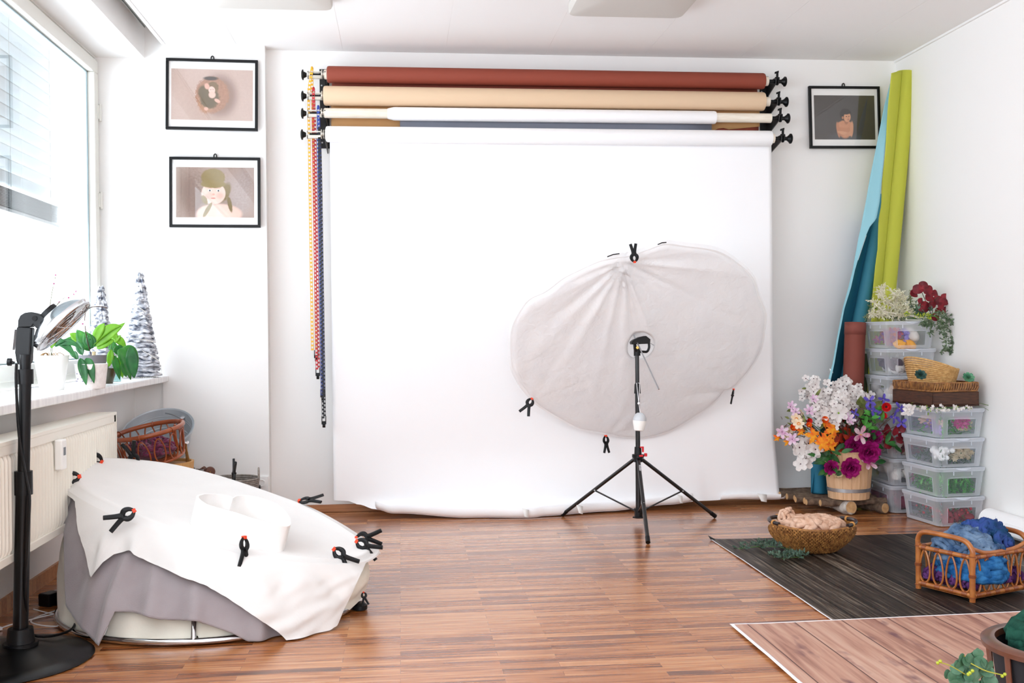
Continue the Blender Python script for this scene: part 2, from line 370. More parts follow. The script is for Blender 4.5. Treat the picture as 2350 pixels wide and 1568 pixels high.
# ceiling lamps
lampd=mat('lamp_diffuser','#cfccc6',.5,bump=.15,bscale=300)
for i,(x0,x1) in enumerate(((-.945,-.33),(.905,1.525))):
    t=thing('ceiling_light',((x0+x1)/2,5.0,H),['flat white ceiling lamp above the framed pictures','flat white ceiling lamp above the paper rolls'][i],'ceiling light')
    y0,y1=4.4,5.63; zb=2.775
    out=[]
    for cx,cy,a0 in((x1-.05,y1-.05,0),(x0+.05,y1-.05,90),(x0+.05,y0+.05,180),(x1-.05,y0+.05,270)):
        for k in range(5): a=math.radians(a0+k*22.5); out.append((cx+.05*cos(a),cy+.05*sin(a)))
    cxm,cym=(x0+x1)/2,(y0+y1)/2
    b=MB(); n=len(out)
    lv=[(1,H-.002),(1,zb+.02),(.985,zb+.006),(.94,zb),(0.02,zb)]
    for s_,z in lv: b.v+=[V((cxm+(px-cxm)*s_,cym+(py-cym)*s_,z)) for px,py in out]
    for j in range(len(lv)-1):
        for k in range(n): b.f.append((j*n+k,j*n+(k+1)%n,(j+1)*n+(k+1)%n,(j+1)*n+k)); b.m.append(0)
    b.f.append(tuple(range(4*n,5*n))); b.m.append(0)
    b.build('diffuser',lampd,t)
    MB().box((x0+.02,y0+.02,H-.012),(x1-.02,y1-.02,H-.0005)).build('housing',ceilm,t,smooth=False)
# radiator under the window
rx=-1.30; ra=thing('radiator',(rx-.06,3.0,.3),'cream ribbed panel radiator under the window sill','radiator')
rm=mat('radiator_enamel','#efebdf',.35)
y1=5.04; y0=1.9; z0,z1=.335,.735
f=MB()
def rib(u,v):
    y=lerp(y0+.03,y1-.03,u); ph=(y/.0333)%1; d=.020*sm(min(1,max(0,abs(ph-.5)*2*1.6-.35))); z=lerp(z0+.025,z1-.03,v); e=sm(min(v,1-v)*14)
    return (rx-.011+ (.011-d)*e*1.0,y,z)
f.grid(int((y1-y0-.06)/.0333*8),16,rib)
f.build('front_panel',rm,ra,autosm=0)
MB().box((rx-.012,y0,z0),(rx-.002,y1,z0+.03)).box((rx-.012,y0,z1-.035),(rx-.002,y1,z1)).box((rx-.012,y0,z0),(rx-.002,y0+.03,z1)).box((rx-.012,y1-.03,z0),(rx-.002,y1,z1)).build('panel_rim',rm,ra,smooth=False,bev=.003)
MB().box((rx-.11,y0,z0+.02),(rx-.06,y1,z1-.02)).build('rear_panel',rm,ra,smooth=False)
tp=MB().box((rx-.12,y0,z1),(rx+.0,y1,z1+.012)); tp.build('top_grille',rm,ra,smooth=False)
MB().box((rx-.12,y1,z0),(rx,y1+.006,z1+.012)).build('end_plate',rm,ra,smooth=False)
for y in(2.4,4.6): MB().box((XL,y,.4),(rx-.1,y+.05,.65)).build('wall_bracket',rm,ra,smooth=False)
hm=at(139,1045,X=rx+.015)
h=MB().box((rx,hm.y-.028,hm.z-.055),(rx+.03,hm.y+.028,hm.z+.06)); h=h.build('heat_meter',mat('meter_white','#f3f2ee',.35),ra,smooth=False,bev=.006)
MB().box((rx+.03,hm.y-.012,hm.z+.0),(rx+.031,hm.y+.012,hm.z+.03)).build('display',mat('meter_lcd','#5c6268',.3),h,smooth=False)
# socket on the column
so=thing('wall_socket',(-.90,PY,.2),'white wall socket with black plug beside the grey wicker basket','socket')
sp=at(600,1122,Y=PY-.01)
MB().cbox((sp.x,PY-.006,sp.z),(.082,.012,.15)).build('plate',white,so,smooth=False,bev=.004)
for dz in(-.035,.035): MB().lathe([(.02,0),(.022,.003),(.022,.006),(.018,.006),(.018,.001)],(sp.x,PY-.012,sp.z+dz),20,(0,-1,0)).build('outlet',white,so)
MB().cyl((sp.x-.02,PY-.05,sp.z+.01),(sp.x-.02,PY-.014,sp.z+.01),.018).tube(spline([(sp.x-.02,PY-.05,sp.z+.01),(sp.x-.03,PY-.07,sp.z-.02),(sp.x-.03,PY-.06,.01)],6),.003,6).build('plug',black,so)
# ================================================================ framed pictures
def picture(c,w,h,rot,lab,pm,y,prw,prh):
    t=thing('picture_frame',(c.x,y-.004,c.z),lab,'picture','framed portraits on the walls'); del t['group']
    fw,dp=.016,.022; lc=V((0,0,0))
    def B(a,b): return MB().box(a,b)
    f=MB()
    f.box((-w/2,-dp,-h/2),(w/2,0,-h/2+fw)).box((-w/2,-dp,h/2-fw),(w/2,0,h/2)).box((-w/2,-dp,-h/2+fw),(-w/2+fw,0,h/2-fw)).box((w/2-fw,-dp,-h/2+fw),(w/2,0,h/2-fw))
    f.build('frame',black,t,local=True,smooth=False,bev=.002)
    B((-w/2+fw,-.010,-h/2+fw),(w/2-fw,-.004,h/2-fw)).build('mat_board',mat('mat_board','#f6f5f3',.7),t,local=True,smooth=False)
    pr=B((-prw/2,-.0112,-prh/2),(prw/2,-.010,prh/2)).build('print',pm,t,local=True,smooth=False)
    B((-w/2+fw,-.0165,-h/2+fw),(w/2-fw,-.0145,h/2-fw)).build('glass',gl,t,local=True,smooth=False)
    g=MB().tube([(-.008,-.004,h/2-.005),(-.008,-.004,h/2+.012),(-.005,-.004,h/2+.019),(0,-.004,h/2+.022),(.005,-.004,h/2+.019),(.008,-.004,h/2+.012),(.008,-.004,h/2-.005)],.0035,6)
    g.build('hanger',black,t,local=True)
    t.rotation_euler=(-.03,math.radians(rot),0); t.location.y=y-.012
    return t
p1=paint('print_nest','#c9b3a8','#b79e92',[
 (.045,-.005,.10,.125,0,'#8d7468','#96796c',.35,.0),(0,0,.098,.108,0,'#8a5f48','#b98d74',.06,.05),(-.035,-.06,.045,.05,10,'#9b7459','#c49a80',.3,.04),
 (-.008,.098,.042,.012,0,'#3d3530','#4a3c35',.3,0),(-.02,.0,.068,.05,-35,'#57482f','#6b5a3c',.15,.02),(-.02,-.045,.05,.035,-20,'#57482f','#6b5a3c',.2,.02),
 (.005,.045,.032,.034,0,'#6d5535','#7d6544',.12,.01),(-.002,.028,.019,.022,15,'#eac9bd','#e2b9aa',.15,0),(.0,.0,.02,.02,20,'#e6c3b4','#ddb3a3',.25,0),
 (.03,-.035,.018,.01,-30,'#dcae9c','#dcae9c',.3,0),(-.035,-.085,.012,.01,0,'#dcae9c','#dcae9c',.3,0),(-.03,.05,.014,.018,20,'#d8a896','#d8a896',.3,0),(-.008,.03,.004,.0015,10,'#8a5f52','#8a5f52',.3,0),(.006,.032,.004,.0015,10,'#8a5f52','#8a5f52',.3,0)],120)
p2=paint('print_hat','#8d766b','#b39c90',[
 (.15,0,.07,.16,-10,'#b9aaa6','#8f7a70',.5,.08),(-.13,-.02,.07,.14,10,'#6b5248','#94786a',.5,.08),
 (.03,-.13,.125,.06,0,'#efcdbf','#e8bfb0',.12,.0),(-.05,-.13,.06,.05,20,'#ebc6b7','#e6baaa',.2,0),
 (.055,.0,.03,.06,-25,'#6b5a30','#8a7440',.25,.02),(.085,-.07,.012,.05,12,'#6b5a30','#85703f',.2,.01),
 (-.01,-.006,.070,.066,0,'#f1d2c6','#ecc6b8',.06,.0),(-.035,-.02,.02,.018,0,'#ecb8aa','#ecb8aa',.6,0),(.028,-.02,.02,.018,0,'#ecb8aa','#ecb8aa',.6,0),(-.012,.088,.070,.055,0,'#7d6a3c','#95804c',.08,.01),(-.012,.05,.072,.024,0,'#84703f','#97834f',.12,.01),
 (-.062,-.045,.015,.03,25,'#7d6a3c','#95804c',.2,.01),(-.045,-.105,.012,.05,-30,'#7d6a3c','#95804c',.12,.006),
 (-.032,.012,.010,.006,0,'#ffffff','#e9e4e2',.2,0),(-.031,.011,.005,.0055,0,'#3b4149','#3b4149',.2,0),(.018,.011,.010,.006,0,'#ffffff','#e9e4e2',.2,0),(.019,.010,.005,.0055,0,'#3b4149','#3b4149',.2,0),
 (-.01,-.012,.008,.006,0,'#dfa594','#dfa594',.5,0),(-.012,-.035,.014,.0045,0,'#cf8377','#cf8377',.4,0),(-.032,.026,.014,.002,-4,'#c99f88','#c99f88',.5,0),(.018,.026,.014,.002,4,'#c99f88','#c99f88',.5,0)],90)
p3=paint('print_boy','#4b4542','#423d3a',[
 (.0,-.135,.10,.03,0,'#5a5a5e','#4b4b50',.5,.02),
 (.0,-.075,.044,.06,0,'#d0936e','#c3845f',.12,.0),(.0,-.045,.052,.022,0,'#d69a75','#cc8c68',.2,0),
 (-.045,-.08,.011,.05,8,'#cb8e6a','#c08060',.2,0),(.045,-.075,.011,.05,-4,'#dba17c','#d0916c',.2,0),(-.005,-.103,.047,.011,-14,'#e0a883','#d59a75',.2,0),(.02,-.108,.036,.011,28,'#d99f7a','#cc8e6a',.2,0),
 (.01,-.02,.014,.025,0,'#a86f50','#b57b5a',.3,0),(.005,.018,.038,.04,0,'#1f1815','#2b221d',.15,.01),
 (.017,.002,.023,.031,-8,'#dea582','#d3966f',.12,0),(.014,.032,.03,.012,8,'#1f1815','#2b221d',.25,.008),(-.014,-.002,.006,.009,0,'#b57b5a','#b57b5a',.3,0),
 (.012,.006,.005,.0025,0,'#2a1a12','#2a1a12',.4,0),(.028,.007,.004,.0025,0,'#2a1a12','#2a1a12',.4,0),(.024,-.015,.007,.0025,0,'#a4564a','#a4564a',.4,0),(.024,-.004,.004,.004,0,'#c08060','#c08060',.5,0)],40)
c=at(487,218,Y=PY-.02); picture(c,.535,.425,.6,'black-framed print of a sleeping baby in a fur nest',p1,PY,.475,.305)
c=at(494,442,Y=PY-.02); picture(c,.53,.42,.2,'black-framed print of a baby in a knitted hat',p2,PY,.455,.30)
c=at(1938,270,Y=D-.02); picture(c,.475,.402,-.4,'black-framed print of a boy with crossed arms on dark ground',p3,D,.405,.285)
# ================================================================ wall-mounted paper rolls
AX=[(6.46,2.652),(6.435,2.519),(6.41,2.411),(6.37,2.278)]
brown=mat('brown_paper','#8c3f2d',.75); tan=mat('tan_paper','#dcc0a0',.75); tand=mat('kraft_paper','#c99a66',.8); greyp=mat('grey_paper','#7f828e',.8); whp=mat('white_paper','#f6f6f7',.7,spec=.25); card=mat('card_tube','#efe8da',.85,col2='#e6dccb',nscale=12,stretch=(1,8,8))
metal_p=mat('plated_bracket','#cfcabf',.3,.6)
def wallbracket(xc,right,lab):
    t=thing('wall_bracket',(xc,D,2.24),lab,'bracket')
    pl=MB().box((xc-.03,D-.006,2.235),(xc+.028,D,2.72)); pl.build('back_plate',blackm,t,smooth=False)
    for z in(2.62,2.47,2.27):
        MB().cyl((xc-.018,D-.009,z),(xc-.018,D-.005,z),.005,seg=10).build('screw',steel,t)
    for i,(y,z) in enumerate(AX):
        a=MB()
        a.prism([(xc+.012,D-.005,z+.02),(xc+.012,D-.005,z-.075),(xc+.012,y-.02,z-.02),(xc+.012,y-.03,z+.012),(xc+.012,y,z+.02)],(.006,0,0))
        arm=a.build('arm',blackm,t,smooth=False)
        if right:
            k=MB().cyl((xc-.02,y,z),(xc+.058,y,z),.012,seg=14).cyl((xc+.028,y,z),(xc+.036,y,z),.024).build('hub',black,t)
            MB().cyl((xc+.058,y,z),(xc+.074,y,z),.013,.026).lathe([(.026,0),(.031,.003),(.031,.01),(.024,.014),(.0,.014)],(xc+.074,y,z),24,(1,0,0)).build('knob',black,t)
            MB().obox((xc+.03,y-.005,z+.036),V((.006,0,0)),V((0,.005,0)),V((.001,0,.022))).cyl((xc+.018,y,z+.018),(xc+.044,y,z+.018),.01,seg=10).obox((xc+.027,y-.004,z+.056),V((.012,0,.004)),V((0,.005,0)),V((0,0,.006))).build('lever',black,t)
        else:
            MB().box((xc-.088,y-.012,z-.012-.014),(xc-.01,y+.012,z-.008)).box((xc-.088,y-.012,z+.009),(xc-.01,y+.012,z+.016)).box((xc-.09,y-.012,z-.026),(xc-.084,y+.012,z+.016)).build('chain_guide',metal_p,t,smooth=False)
            MB().cyl((xc-.075,y,z-.004),(xc-.012,y,z-.004),.009,seg=12).build('shaft',black,t)
            MB().cyl((xc-.095,y,z-.004),(xc-.112,y,z-.004),.012,.02).lathe([(.02,0),(.031,.002),(.031,.009),(.02,.014),(0,.014)],(xc-.112,y,z-.004),24,(-1,0,0)).build('knob',black,t)
            MB().cyl((xc-.008,y,z),(xc-.002,y,z),.028).cyl((xc+.006,y,z),(xc+.010,y,z),.026).cyl((xc-.01,y,z),(xc+.02,y,z),.011).build('disc_plate',metal_p,t)
    return t
wallbracket(-.445,False,'black wall bracket with four chain shafts at left ends of the paper rolls')
wallbracket(2.335,True,'black wall bracket with four knobs at right ends of the paper rolls')
def endslope(x0,x1,r,y,z,c=.012): return [(r-c*.9,0),(r-c*.25,c*.3),(r,c),(r,x1-x0-c),(r-c*.25,x1-x0-c*.3),(r-c*.9,x1-x0)]
xl0,xl1=-.422,2.275
def rollthing(i,x0,x1,r,pm,lab,sheet=None,tubem=card):
    y,z=AX[i]; t=thing('paper_roll',((x0+x1)/2,y,z),lab,'backdrop roll')
    MB().cyl((xl0-.012 if i!=3 else xl0-.006,y,z),(xl1+.03 if i<3 else xl1+.035,y,z),min(.029,r-.01) if i!=2 else .029,seg=24).build('core_tube',tubem,t)
    MB().lathe(endslope(x0,x1,r,y,z),(x0,y,z),40,(1,0,0)).build('rolled_paper',pm,t)
    return t
t=rollthing(0,-.42,2.283,.050,brown,'brown paper roll, topmost on the wall bracket')
MB().grid(8,3,lambda u,v:(lerp(-.395,2.255,u),AX[0][0]+.05,lerp(AX[0][1],2.49,v))).build('hanging_sheet',brown,t,solid=.0006)
t=rollthing(1,-.44,2.272,.058,tan,'beige paper roll, second from the top on the wall bracket')
def s2(u,v):
    x=lerp(-.40,2.262,u); zb=2.29
    if x>1.86: zb=lerp(2.335,2.375,(x-1.86)/.4)+ (.012 if 1.98<x<2.06 else 0)
    return (x,AX[1][0]+.058,lerp(AX[1][1],zb,v))
MB().grid(80,3,s2).build('hanging_sheet',tand,t,solid=.0006)
MB().grid(10,2,lambda u,v:(lerp(1.8,2.258,u),AX[1][0]+.066,lerp(2.40,2.24,v))).build('torn_strip',brown,t,solid=.0006)
t=rollthing(2,-.03,1.955,.040,whp,'white-covered narrow roll on a long card tube, third from the top')
MB().lathe([(.030,0),(.032,.006),(.040,.04)],(-.062,AX[2][0],AX[2][1]),32,(1,0,0),cap=False).build('tape_cone',whp,t)
MB().grid(8,3,lambda u,v:(lerp(.012,1.94,u),AX[2][0]+.0405,lerp(AX[2][1],2.28,v))).build('hanging_sheet',greyp,t,solid=.0006)
t=rollthing(3,-.425,2.295,.047,whp,'wide white paper roll at the bottom of the bracket, unrolled down the wall')
yb=AX[3][0]+.0465
# hem height and forward run of the loose end along its width
hem=[(0,.10,0),(.03,.095,.0),(.055,.075,.02),(.09,.05,.05),(.13,.03,.10),(.3,.006,.18),(.43,.003,.22),(.46,.006,.19),(.6,.012,.12),(.75,.03,.05),(.82,.045,.03),(.84,.04,.0),(.9,.045,.0),(1,.038,.01)]
def hemf(u):
    for a,b in zip(hem,hem[1:]):
        if a[0]<=u<=b[0]:
            t=sm((u-a[0])/(b[0]-a[0])); return lerp(a[1],b[1],t),lerp(a[2],b[2],t)
    return hem[-1][1:]
def sheet(u,v):
    hz,fw=hemf(u); x=lerp(-.405,2.31,u)
    L=2.278-hz
    flare=.035*sm((v-.72)/.28)*max(0,(u-.8)/.2)
    x+=flare+.012*sm(v)*(1 if u<.02 else 0)*0
    wob=.004*ns((x*1.1,v*2.2,0),1,3)*sm(v*4)
    if v<.93:
        z=lerp(2.278,hz+.07*1,v/.93); return (x,yb+wob-.0*v-fw*.25*sm((v-.8)/.13),z)
    a=(v-.93)/.07
    return (x,yb+wob-fw*(.25+.75*sm(a*.9)),lerp(hz+.07,hz,sin(a*PI/2)**1.0))
MB().grid(120,90,sheet).build('hanging_sheet',whp,t,solid=.0008)
def lip(u,v):
    uu=lerp(.095,.80,u); hz,fw=hemf(uu); x=lerp(-.405,2.31,uu); a=v*2.3; r=.034+.01*ns((x*2,0,0),1,5)
    return (x+.03*v*ns((x*3,v,0),1,4),yb-fw-.002-r*sin(a)*.9,hz+.003+r*(1-cos(a)))
def lip2(u,v):
    uu=lerp(.855,1.004,u); hz,fw=hemf(uu); x=lerp(-.405,2.36,uu); a=v*2.0; r=.024
    return (x,yb-fw-.002-r*sin(a),hz+.003+r*(1-cos(a)))
MB().grid(80,10,lip).grid(30,8,lip2).build('curled_edge',whp,t,solid=.0008)
for px,py,w_ in((1206,1178,.02),(1748,1143,.03),(1330,1170,.02),(1560,1146,.015)):
    q=at(px,py,Y=6.16 if px<1400 else 6.30); MB().add([q+V((-w_,-.01,.03)),q+V((w_,-.008,.02)),q+V((w_*.7,-.03,-.022)),q+V((-w_*.5,-.034,-.015))],[(0,1,2,3)]).build('tape_piece',mat('paper_tape','#ebe8e4',.8),t,solid=.0008)
# ladder chains hanging from the shafts
def chain(px,py0,py1,Y,col,lab,weights,dx=0,splay=None,spread=.004):
    a=at(px,py0,Y=Y); b=at(px+(py1-py0)*.0155,py1,Y=Y); m_=mat(f'chain_{col}',col,.45)
    t=thing('bead_chain',(b.x,Y,b.z),lab,'chain')
    for k,(oy,ox) in enumerate(((-.014,-spread),(.014,spread))):
        f=MB(); n=int((a.z-b.z)/.0235)
        for s_ in(-1,1): f.tube([(lerp(a.x,b.x,q/20)+ox*sm(q/3)+s_*.0065+(splay(q/20,k) if splay else 0),Y+oy,lerp(a.z,b.z,q/20)) for q in range(21)],.0016,5)
        for j in range(n+1):
            q=j/n; z=lerp(a.z,b.z,q)+(.011 if k else 0); x=lerp(a.x,b.x,q)+ox*sm(q*7)+(splay(q,k) if splay else 0)
            f.box((x-.0075,Y+oy-.003,z-.0054),(x+.0075,Y+oy+.003,z+.0054))
        f.build('strand',m_,t,smooth=False)
    f=MB().tube([(a.x+.0*0,Y-.014+.028*0+.014-.014*cos(PI*q/8),a.z+.016*sin(PI*q/8)) for q in range(9)],[.0075]*9,6); f.build('top_link',m_,t)
    for wz in weights:
        w=at(px+(wz-py0)*.0155,wz,Y=Y); g=MB()
        g.box((w.x-.013,Y-.016,w.z-.018),(w.x+.013,Y+.016,w.z+.0)).box((w.x-.013,Y-.014,w.z),(w.x-.0095,Y+.014,w.z+.03)).box((w.x+.0095,Y-.014,w.z),(w.x+.013,Y+.014,w.z+.03)).cyl((w.x-.008,Y,w.z-.026),(w.x+.008,Y,w.z-.026),.012,seg=16)
        g.build('chain_weight',black,t,smooth=False)
chain(716,161,802,6.46,'#efb62c','yellow ladder chain hanging from the topmost roll shaft',[815],splay=lambda q,k:(-.018*sm(q/.08) if k==0 else -.004*sm(q/.06))if True else 0)
chain(719.5,208,846,6.435,'#c32a30','red ladder chain hanging from the second roll shaft',[856])
chain(730.5,250,905,6.41,'#2443a0','blue ladder chain hanging from the third roll shaft',[905],spread=.003)
chain(733,300,958,6.375,'#14161d','black ladder chain with lowest weight beside the white paper',[967],spread=.003)
# ================================================================ light stand with the cloth-covered disc
sx,sy=1.335,5.92
pz=lambda py:at(1466,py,Y=sy).z
st=thing('light_stand',(sx,sy,0),'black three-legged light stand in front of the white paper backdrop','light stand')
zt=pz(815)
MB().cyl((sx,sy,.045),(sx,sy,pz(1030)),.0155,seg=16).build('lower_tube',blackm,st)
MB().cyl((sx,sy,pz(1032)),(sx,sy,pz(880)),.0135,seg=16).build('middle_tube',blackm,st)
MB().cyl((sx,sy,pz(882)),(sx,sy,zt),.0115,seg=16).build('upper_tube',blackm,st)
zc=pz(1036)
red=mat('red_lever','#d8202c',.4)
hb=MB().cyl((sx,sy,zc-.022),(sx,sy,zc+.025),.021,.019).cyl((sx,sy,zc-.035),(sx,sy,zc-.018),.034).cyl((sx,sy,zc-.06),(sx,sy,zc-.03),.026).build('collar',black,st)
MB().cbox((sx+.026,sy-.012,zc+.012),(.010,.012,.032)).cbox((sx+.018,sy-.012,zc+.024),(.02,.012,.007)).build('clamp_lever',red,st,smooth=False,bev=.002)
MB().cbox((sx+.01,sy-.036,zc-.022),(.022,.012,.010)).build('lock_tab',red,st,smooth=False,bev=.002)
MB().cbox((sx+.042,sy-.01,zc-.02),(.016,.014,.018)).build('lock_tab',red,st,smooth=False,bev=.002)
for z,h_ in((pz(893),.022),):
    MB().cyl((sx,sy,z-.025),(sx,sy,z+.028),.0185,.016).cbox((sx+.0,sy-.016,z+.0),(.02,.016,.04)).build('joint_clamp',black,st)
MB().cyl((sx,sy,zt-.004),(sx,sy,zt+.03),.019).build('top_clamp',black,st)
foot=[at(1487,1244,Z=.012),at(1291,1181,Z=.012),at(1641,1185,Z=.012)]
zb0=.06
for i,ft in enumerate(foot):
    hp=V((sx,sy,zc-.045)); d=(ft-hp); hd2=V((d.x,d.y,0)).normalized(); s0=hp+hd2*.022
    lg=MB().tube([s0,ft],[.0105,.0105],10).build('leg',blackm,st)
    MB().tube([ft-(ft-s0).normalized()*.035,ft+(ft-s0).normalized()*.004],.0125,10).build('rubber_foot',black,lg)
    md=s0.lerp(ft,.55); br=V((sx,sy,zb0+.012))+hd2*.02
    MB().tube([md,br],.0075,8,flat=.6).build('brace',blackm,st)
    MB().cyl(md+V((-.0,-.014,0)),md+V((0,.014,0)),.005,seg=8).build('rivet',steel,lg)
    if i==0:                               # small pale maker lettering on the front leg
        cu=bpy.data.curves.new('maker','FONT')
        cu.body='Rollei'; cu.size=.022; cu.extrude=.0002; cu.align_x='LEFT'
        tx=bpy.data.objects.new('maker_lettering',cu); C.objects.link(tx)
        dn=(ft-s0).normalized(); nrm=V((0,-1,0)); nrm=(nrm-nrm.dot(dn)*dn).normalized(); yv=nrm.cross(dn)
        M=Matrix((dn,yv,nrm)).transposed().to_4x4(); M.translation=s0+dn*.06+nrm*.0112-yv*.006-ORG[st.name]
        dg=bpy.context.evaluated_depsgraph_get(); me=bpy.data.meshes.new_from_object(tx.evaluated_get(dg)); bpy.data.objects.remove(tx)
        me.transform(M); o=bpy.data.objects.new('maker_lettering',me); C.objects.link(o); me.materials.clear(); me.materials.append(mat('white_print','#e8e8ea',.5)); o.parent=lg
MB().cyl((sx,sy,zb0-.02),(sx,sy,zb0+.03),.024,seg=6).lathe([(.034,0),(.034,.006),(.02,.01)],(sx,sy,.035),6).build('lower_collar',black,st)
# lamp head bracket on the stand
pc=at(1470,793,Y=5.93); nrm=V((.1,-.80,-.59)).normalized()
hd=thing('flash_bracket',(sx,sy,zt+.03),'black tilting lamp bracket gripping the umbrella shaft on top of the stand','bracket')
q=lambda x,y,Y=5.90:at(x,y,Y=Y)
Y0=5.895
MB().prism([q(1449,785,Y0),q(1455,780,Y0),q(1468,774,Y0),q(1483,771,Y0),q(1493,779,Y0),q(1492,789,Y0),q(1468,790,Y0),q(1450,791,Y0)],(0,.05,0)).build('tilt_head',black,hd,smooth=False,bev=.002)
MB().tube(spline([q(1489,786,Y0+.02),q(1489.5,798,Y0+.02),q(1485,807,Y0+.02),q(1476,807.5,Y0+.02),q(1466,807,Y0+.02)],6),.007,8).build('grip_handle',black,hd)
MB().tube([q(1456,786,Y0+.01),q(1458,800,Y0+.01),q(1463,812,sy)],[.008,.011,.012],8).cyl((sx,sy,zt+.02),q(1463,795,sy),.014).build('socket',black,hd)
MB().cyl(q(1463,798,5.885),q(1463,798,5.905),.008).build('lock_screw',mat('brass','#b08a4a',.3,1),hd)
# hanging white weight
wt=thing('pendulum_weight',at(1468,990,Y=5.86),'white egg-shaped weight hanging by a cord from the light stand','weight')
a=at(1469,947,Y=5.87); b=at(1466.5,989,Y=5.87); ax=(b-a).normalized()
L=(b-a).length
MB().lathe([(0,0),(.016,.002),(.028,.012),(.0365,.030),(.038,.045)],a,28,ax).build('grey_cap',mat('weight_cap','#c9cdd1',.35),wt)
MB().lathe([(.0385,.045),(.037,.06),(.033,.078),(.028,L-.004),(.022,L),(0,L)],a,28,ax).build('white_body',mat('weight_body','#fbfbf7',.3),wt)
c0=at(1461,880,Y=5.893); c1=at(1468,880,Y=5.893); cb=at(1466,926,Y=5.88)
wc=mat('white_cord','#f5f4f6',.6)
MB().tube([c0,cb,a],.0017,5).tube([c1,cb],.0017,5).tube([c0,c0+V((.01,.03,.002)),c1],.0017,5).build('cord',wc,wt)
MB().ball(cb,.0075,12).build('bead',wc,wt)
# disc: umbrella canopy under a gathered cloth cover
rim_px=[(1168,795),(1172,755),(1192,715),(1213,690),(1250,672),(1290,642),(1330,622),(1380,600),(1420,592),(1450,588),(1490,574),(1530,561),(1580,566),(1652,577),(1700,605),(1736,640),(1750,680),(1766,722),(1763,770),(1753,815),(1725,860),(1692,897),(1670,906),(1640,938),(1590,972),(1540,1000),(1480,1015),(1430,1013),(1392,1006),(1330,995),(1280,970),(1240,945),(1215,922),(1190,890),(1172,850)]
P=[onplane(x,y,pc,nrm) for x,y in rim_px]
fold=onplane(1432,602,pc,nrm)
anch=[(fold,1.0),(onplane(1694,900,pc,nrm),.5),(onplane(1392,1006,pc,nrm),.45),(onplane(1215,925,pc,nrm),.35),(pc+V((0,0,-.05)),.0)]
ring=spline(P,6,True)
e1=nrm.cross(V((0,0,1))).normalized(); e2=e1.cross(nrm)*1
hole_c=onplane(1469,792,pc,nrm); hr=.078
PL=[]
for (x_,y_,wd_,ht) in ((1428,900,.035,.030),(1446,900,.03,.026),(1500,790,.045,.034),(1560,830,.07,.020),(1395,760,.05,.026),(1350,740,.06,.022),(1290,740,.07,.018),(1240,700,.06,.014),(1620,700,.05,-.016),(1640,620,.04,.018),(1470,860,.03,-.014),(1530,900,.06,-.012)):
    d_=onplane(x_,y_,pc,nrm)-fold; PL.append((math.atan2(d_.dot(e2),d_.dot(e1)),wd_,ht))
def wrinkle(p):
    h=0
    for k,(A,w) in enumerate(anch):
        d=p-A; r=d.length
        if w==0 or r<1e-4: continue
        an=math.atan2(d.dot(e2),d.dot(e1))
        f_=ns((an*3.3+k*5,r*.8,k*2.0),1,k+1)*1.6+.6*ns((an*8+k*3,r*1.2,0),1,k+9)
        h+=w*.020*f_*math.exp(-r/.42)*sm(r/.03)
    d=p-fold; r=d.length; an=math.atan2(d.dot(e2),d.dot(e1))
    for ta,wd_,ht in PL:
        da=(an-ta+PI)%(2*PI)-PI; h+=ht*math.exp(-(da/wd_)**2)*math.exp(-r/.55)*sm(r/.05)
    h+=.0045*ns(p*7,1,2)+.0018*ns(p*19,1,3)+.0016*ns((p.x*30,p.y*6,p.z*6),1,6)
    return h
fc=MB(); nr=46; nt=len(ring)
for j in range(nr+1):
    t_=j/nr
    for i in range(nt):
        o_=ring[i]; d=(o_-hole_c); a0=d.length; dd=d/a0
        ang=math.atan2(dd.dot(e2),dd.dot(e1)); rr=hr*(1+.12*sin(2*ang+1))*(.92+.38*dd.dot(e2)**2)
        s_=lerp(rr/a0,1,t_**.9)
        p=hole_c+d*s_
        fc.v.append(p+nrm*(wrinkle(p)*(1-t_**6*.6)-.012*(t_**3)-.03*max(0,t_-.94)/.06))
for j in range(nr):
    for i in range(nt): fc.f.append((j*nt+i,j*nt+(i+1)%nt,(j+1)*nt+(i+1)%nt,(j+1)*nt+i)); fc.m.append(0)
# turned-in edge of the hole
o=len(fc.v)
for i in range(nt):
    p=fc.v[i]; fc.v.append(hole_c+(p-hole_c)*1.12-nrm*.012)
for i in range(nt): fc.f.append((i,(i+1)%nt,o+(i+1)%nt,o+i)); fc.m.append(0)
clothd=cloth_mat('thin_white_cloth','#fbfbfb','#f4f5f7',.4,.6,24,.9,.1)
for n_ in clothd.node_tree.nodes:
    if n_.type=='BUMP': n_.inputs['Distance'].default_value=.012
    if n_.type=='TEX_NOISE': n_.inputs['Distortion'].default_value=.5; n_.inputs['Detail'].default_value=6
o=one(fc,'diffuser_cloth',clothd,'thin creased white cloth stretched over the big disc on the light stand','diffuser cloth',autosm=0)
um=thing('photo_umbrella',pc,'large round white umbrella behind the creased cloth on the stand','umbrella')
cen=sum(P,V((0,0,0)))/len(P)
cp=MB(); nr2=10
for j in range(nr2+1):
    for i in range(nt):
        t_=j/nr2; p=cen.lerp(ring[i],t_*.985); k=i/nt*12; sc=abs(sin(PI*k))
        cp.v.append(p-nrm*(.075*(1-t_**2)+.02))
for j in range(nr2):
    for i in range(nt): cp.f.append((j*nt+i,j*nt+(i+1)%nt,(j+1)*nt+(i+1)%nt,(j+1)*nt+i)); cp.m.append(0)
cp.build('canopy',cloth_mat('umbrella_cloth','#fafafa',None,.45,.1,30),um)
tipp=onplane(1512,894,pc,nrm)
tip=None
d=ray(1512,894); # shaft runs along the disc axis towards the viewer
root=q(1464,790,5.89)
tip=CAMP+d*((root.y-.30)/d.y)
MB().tube([root+(root-tip).normalized()*.08,tip],.0038,8).build('shaft',steel,um)
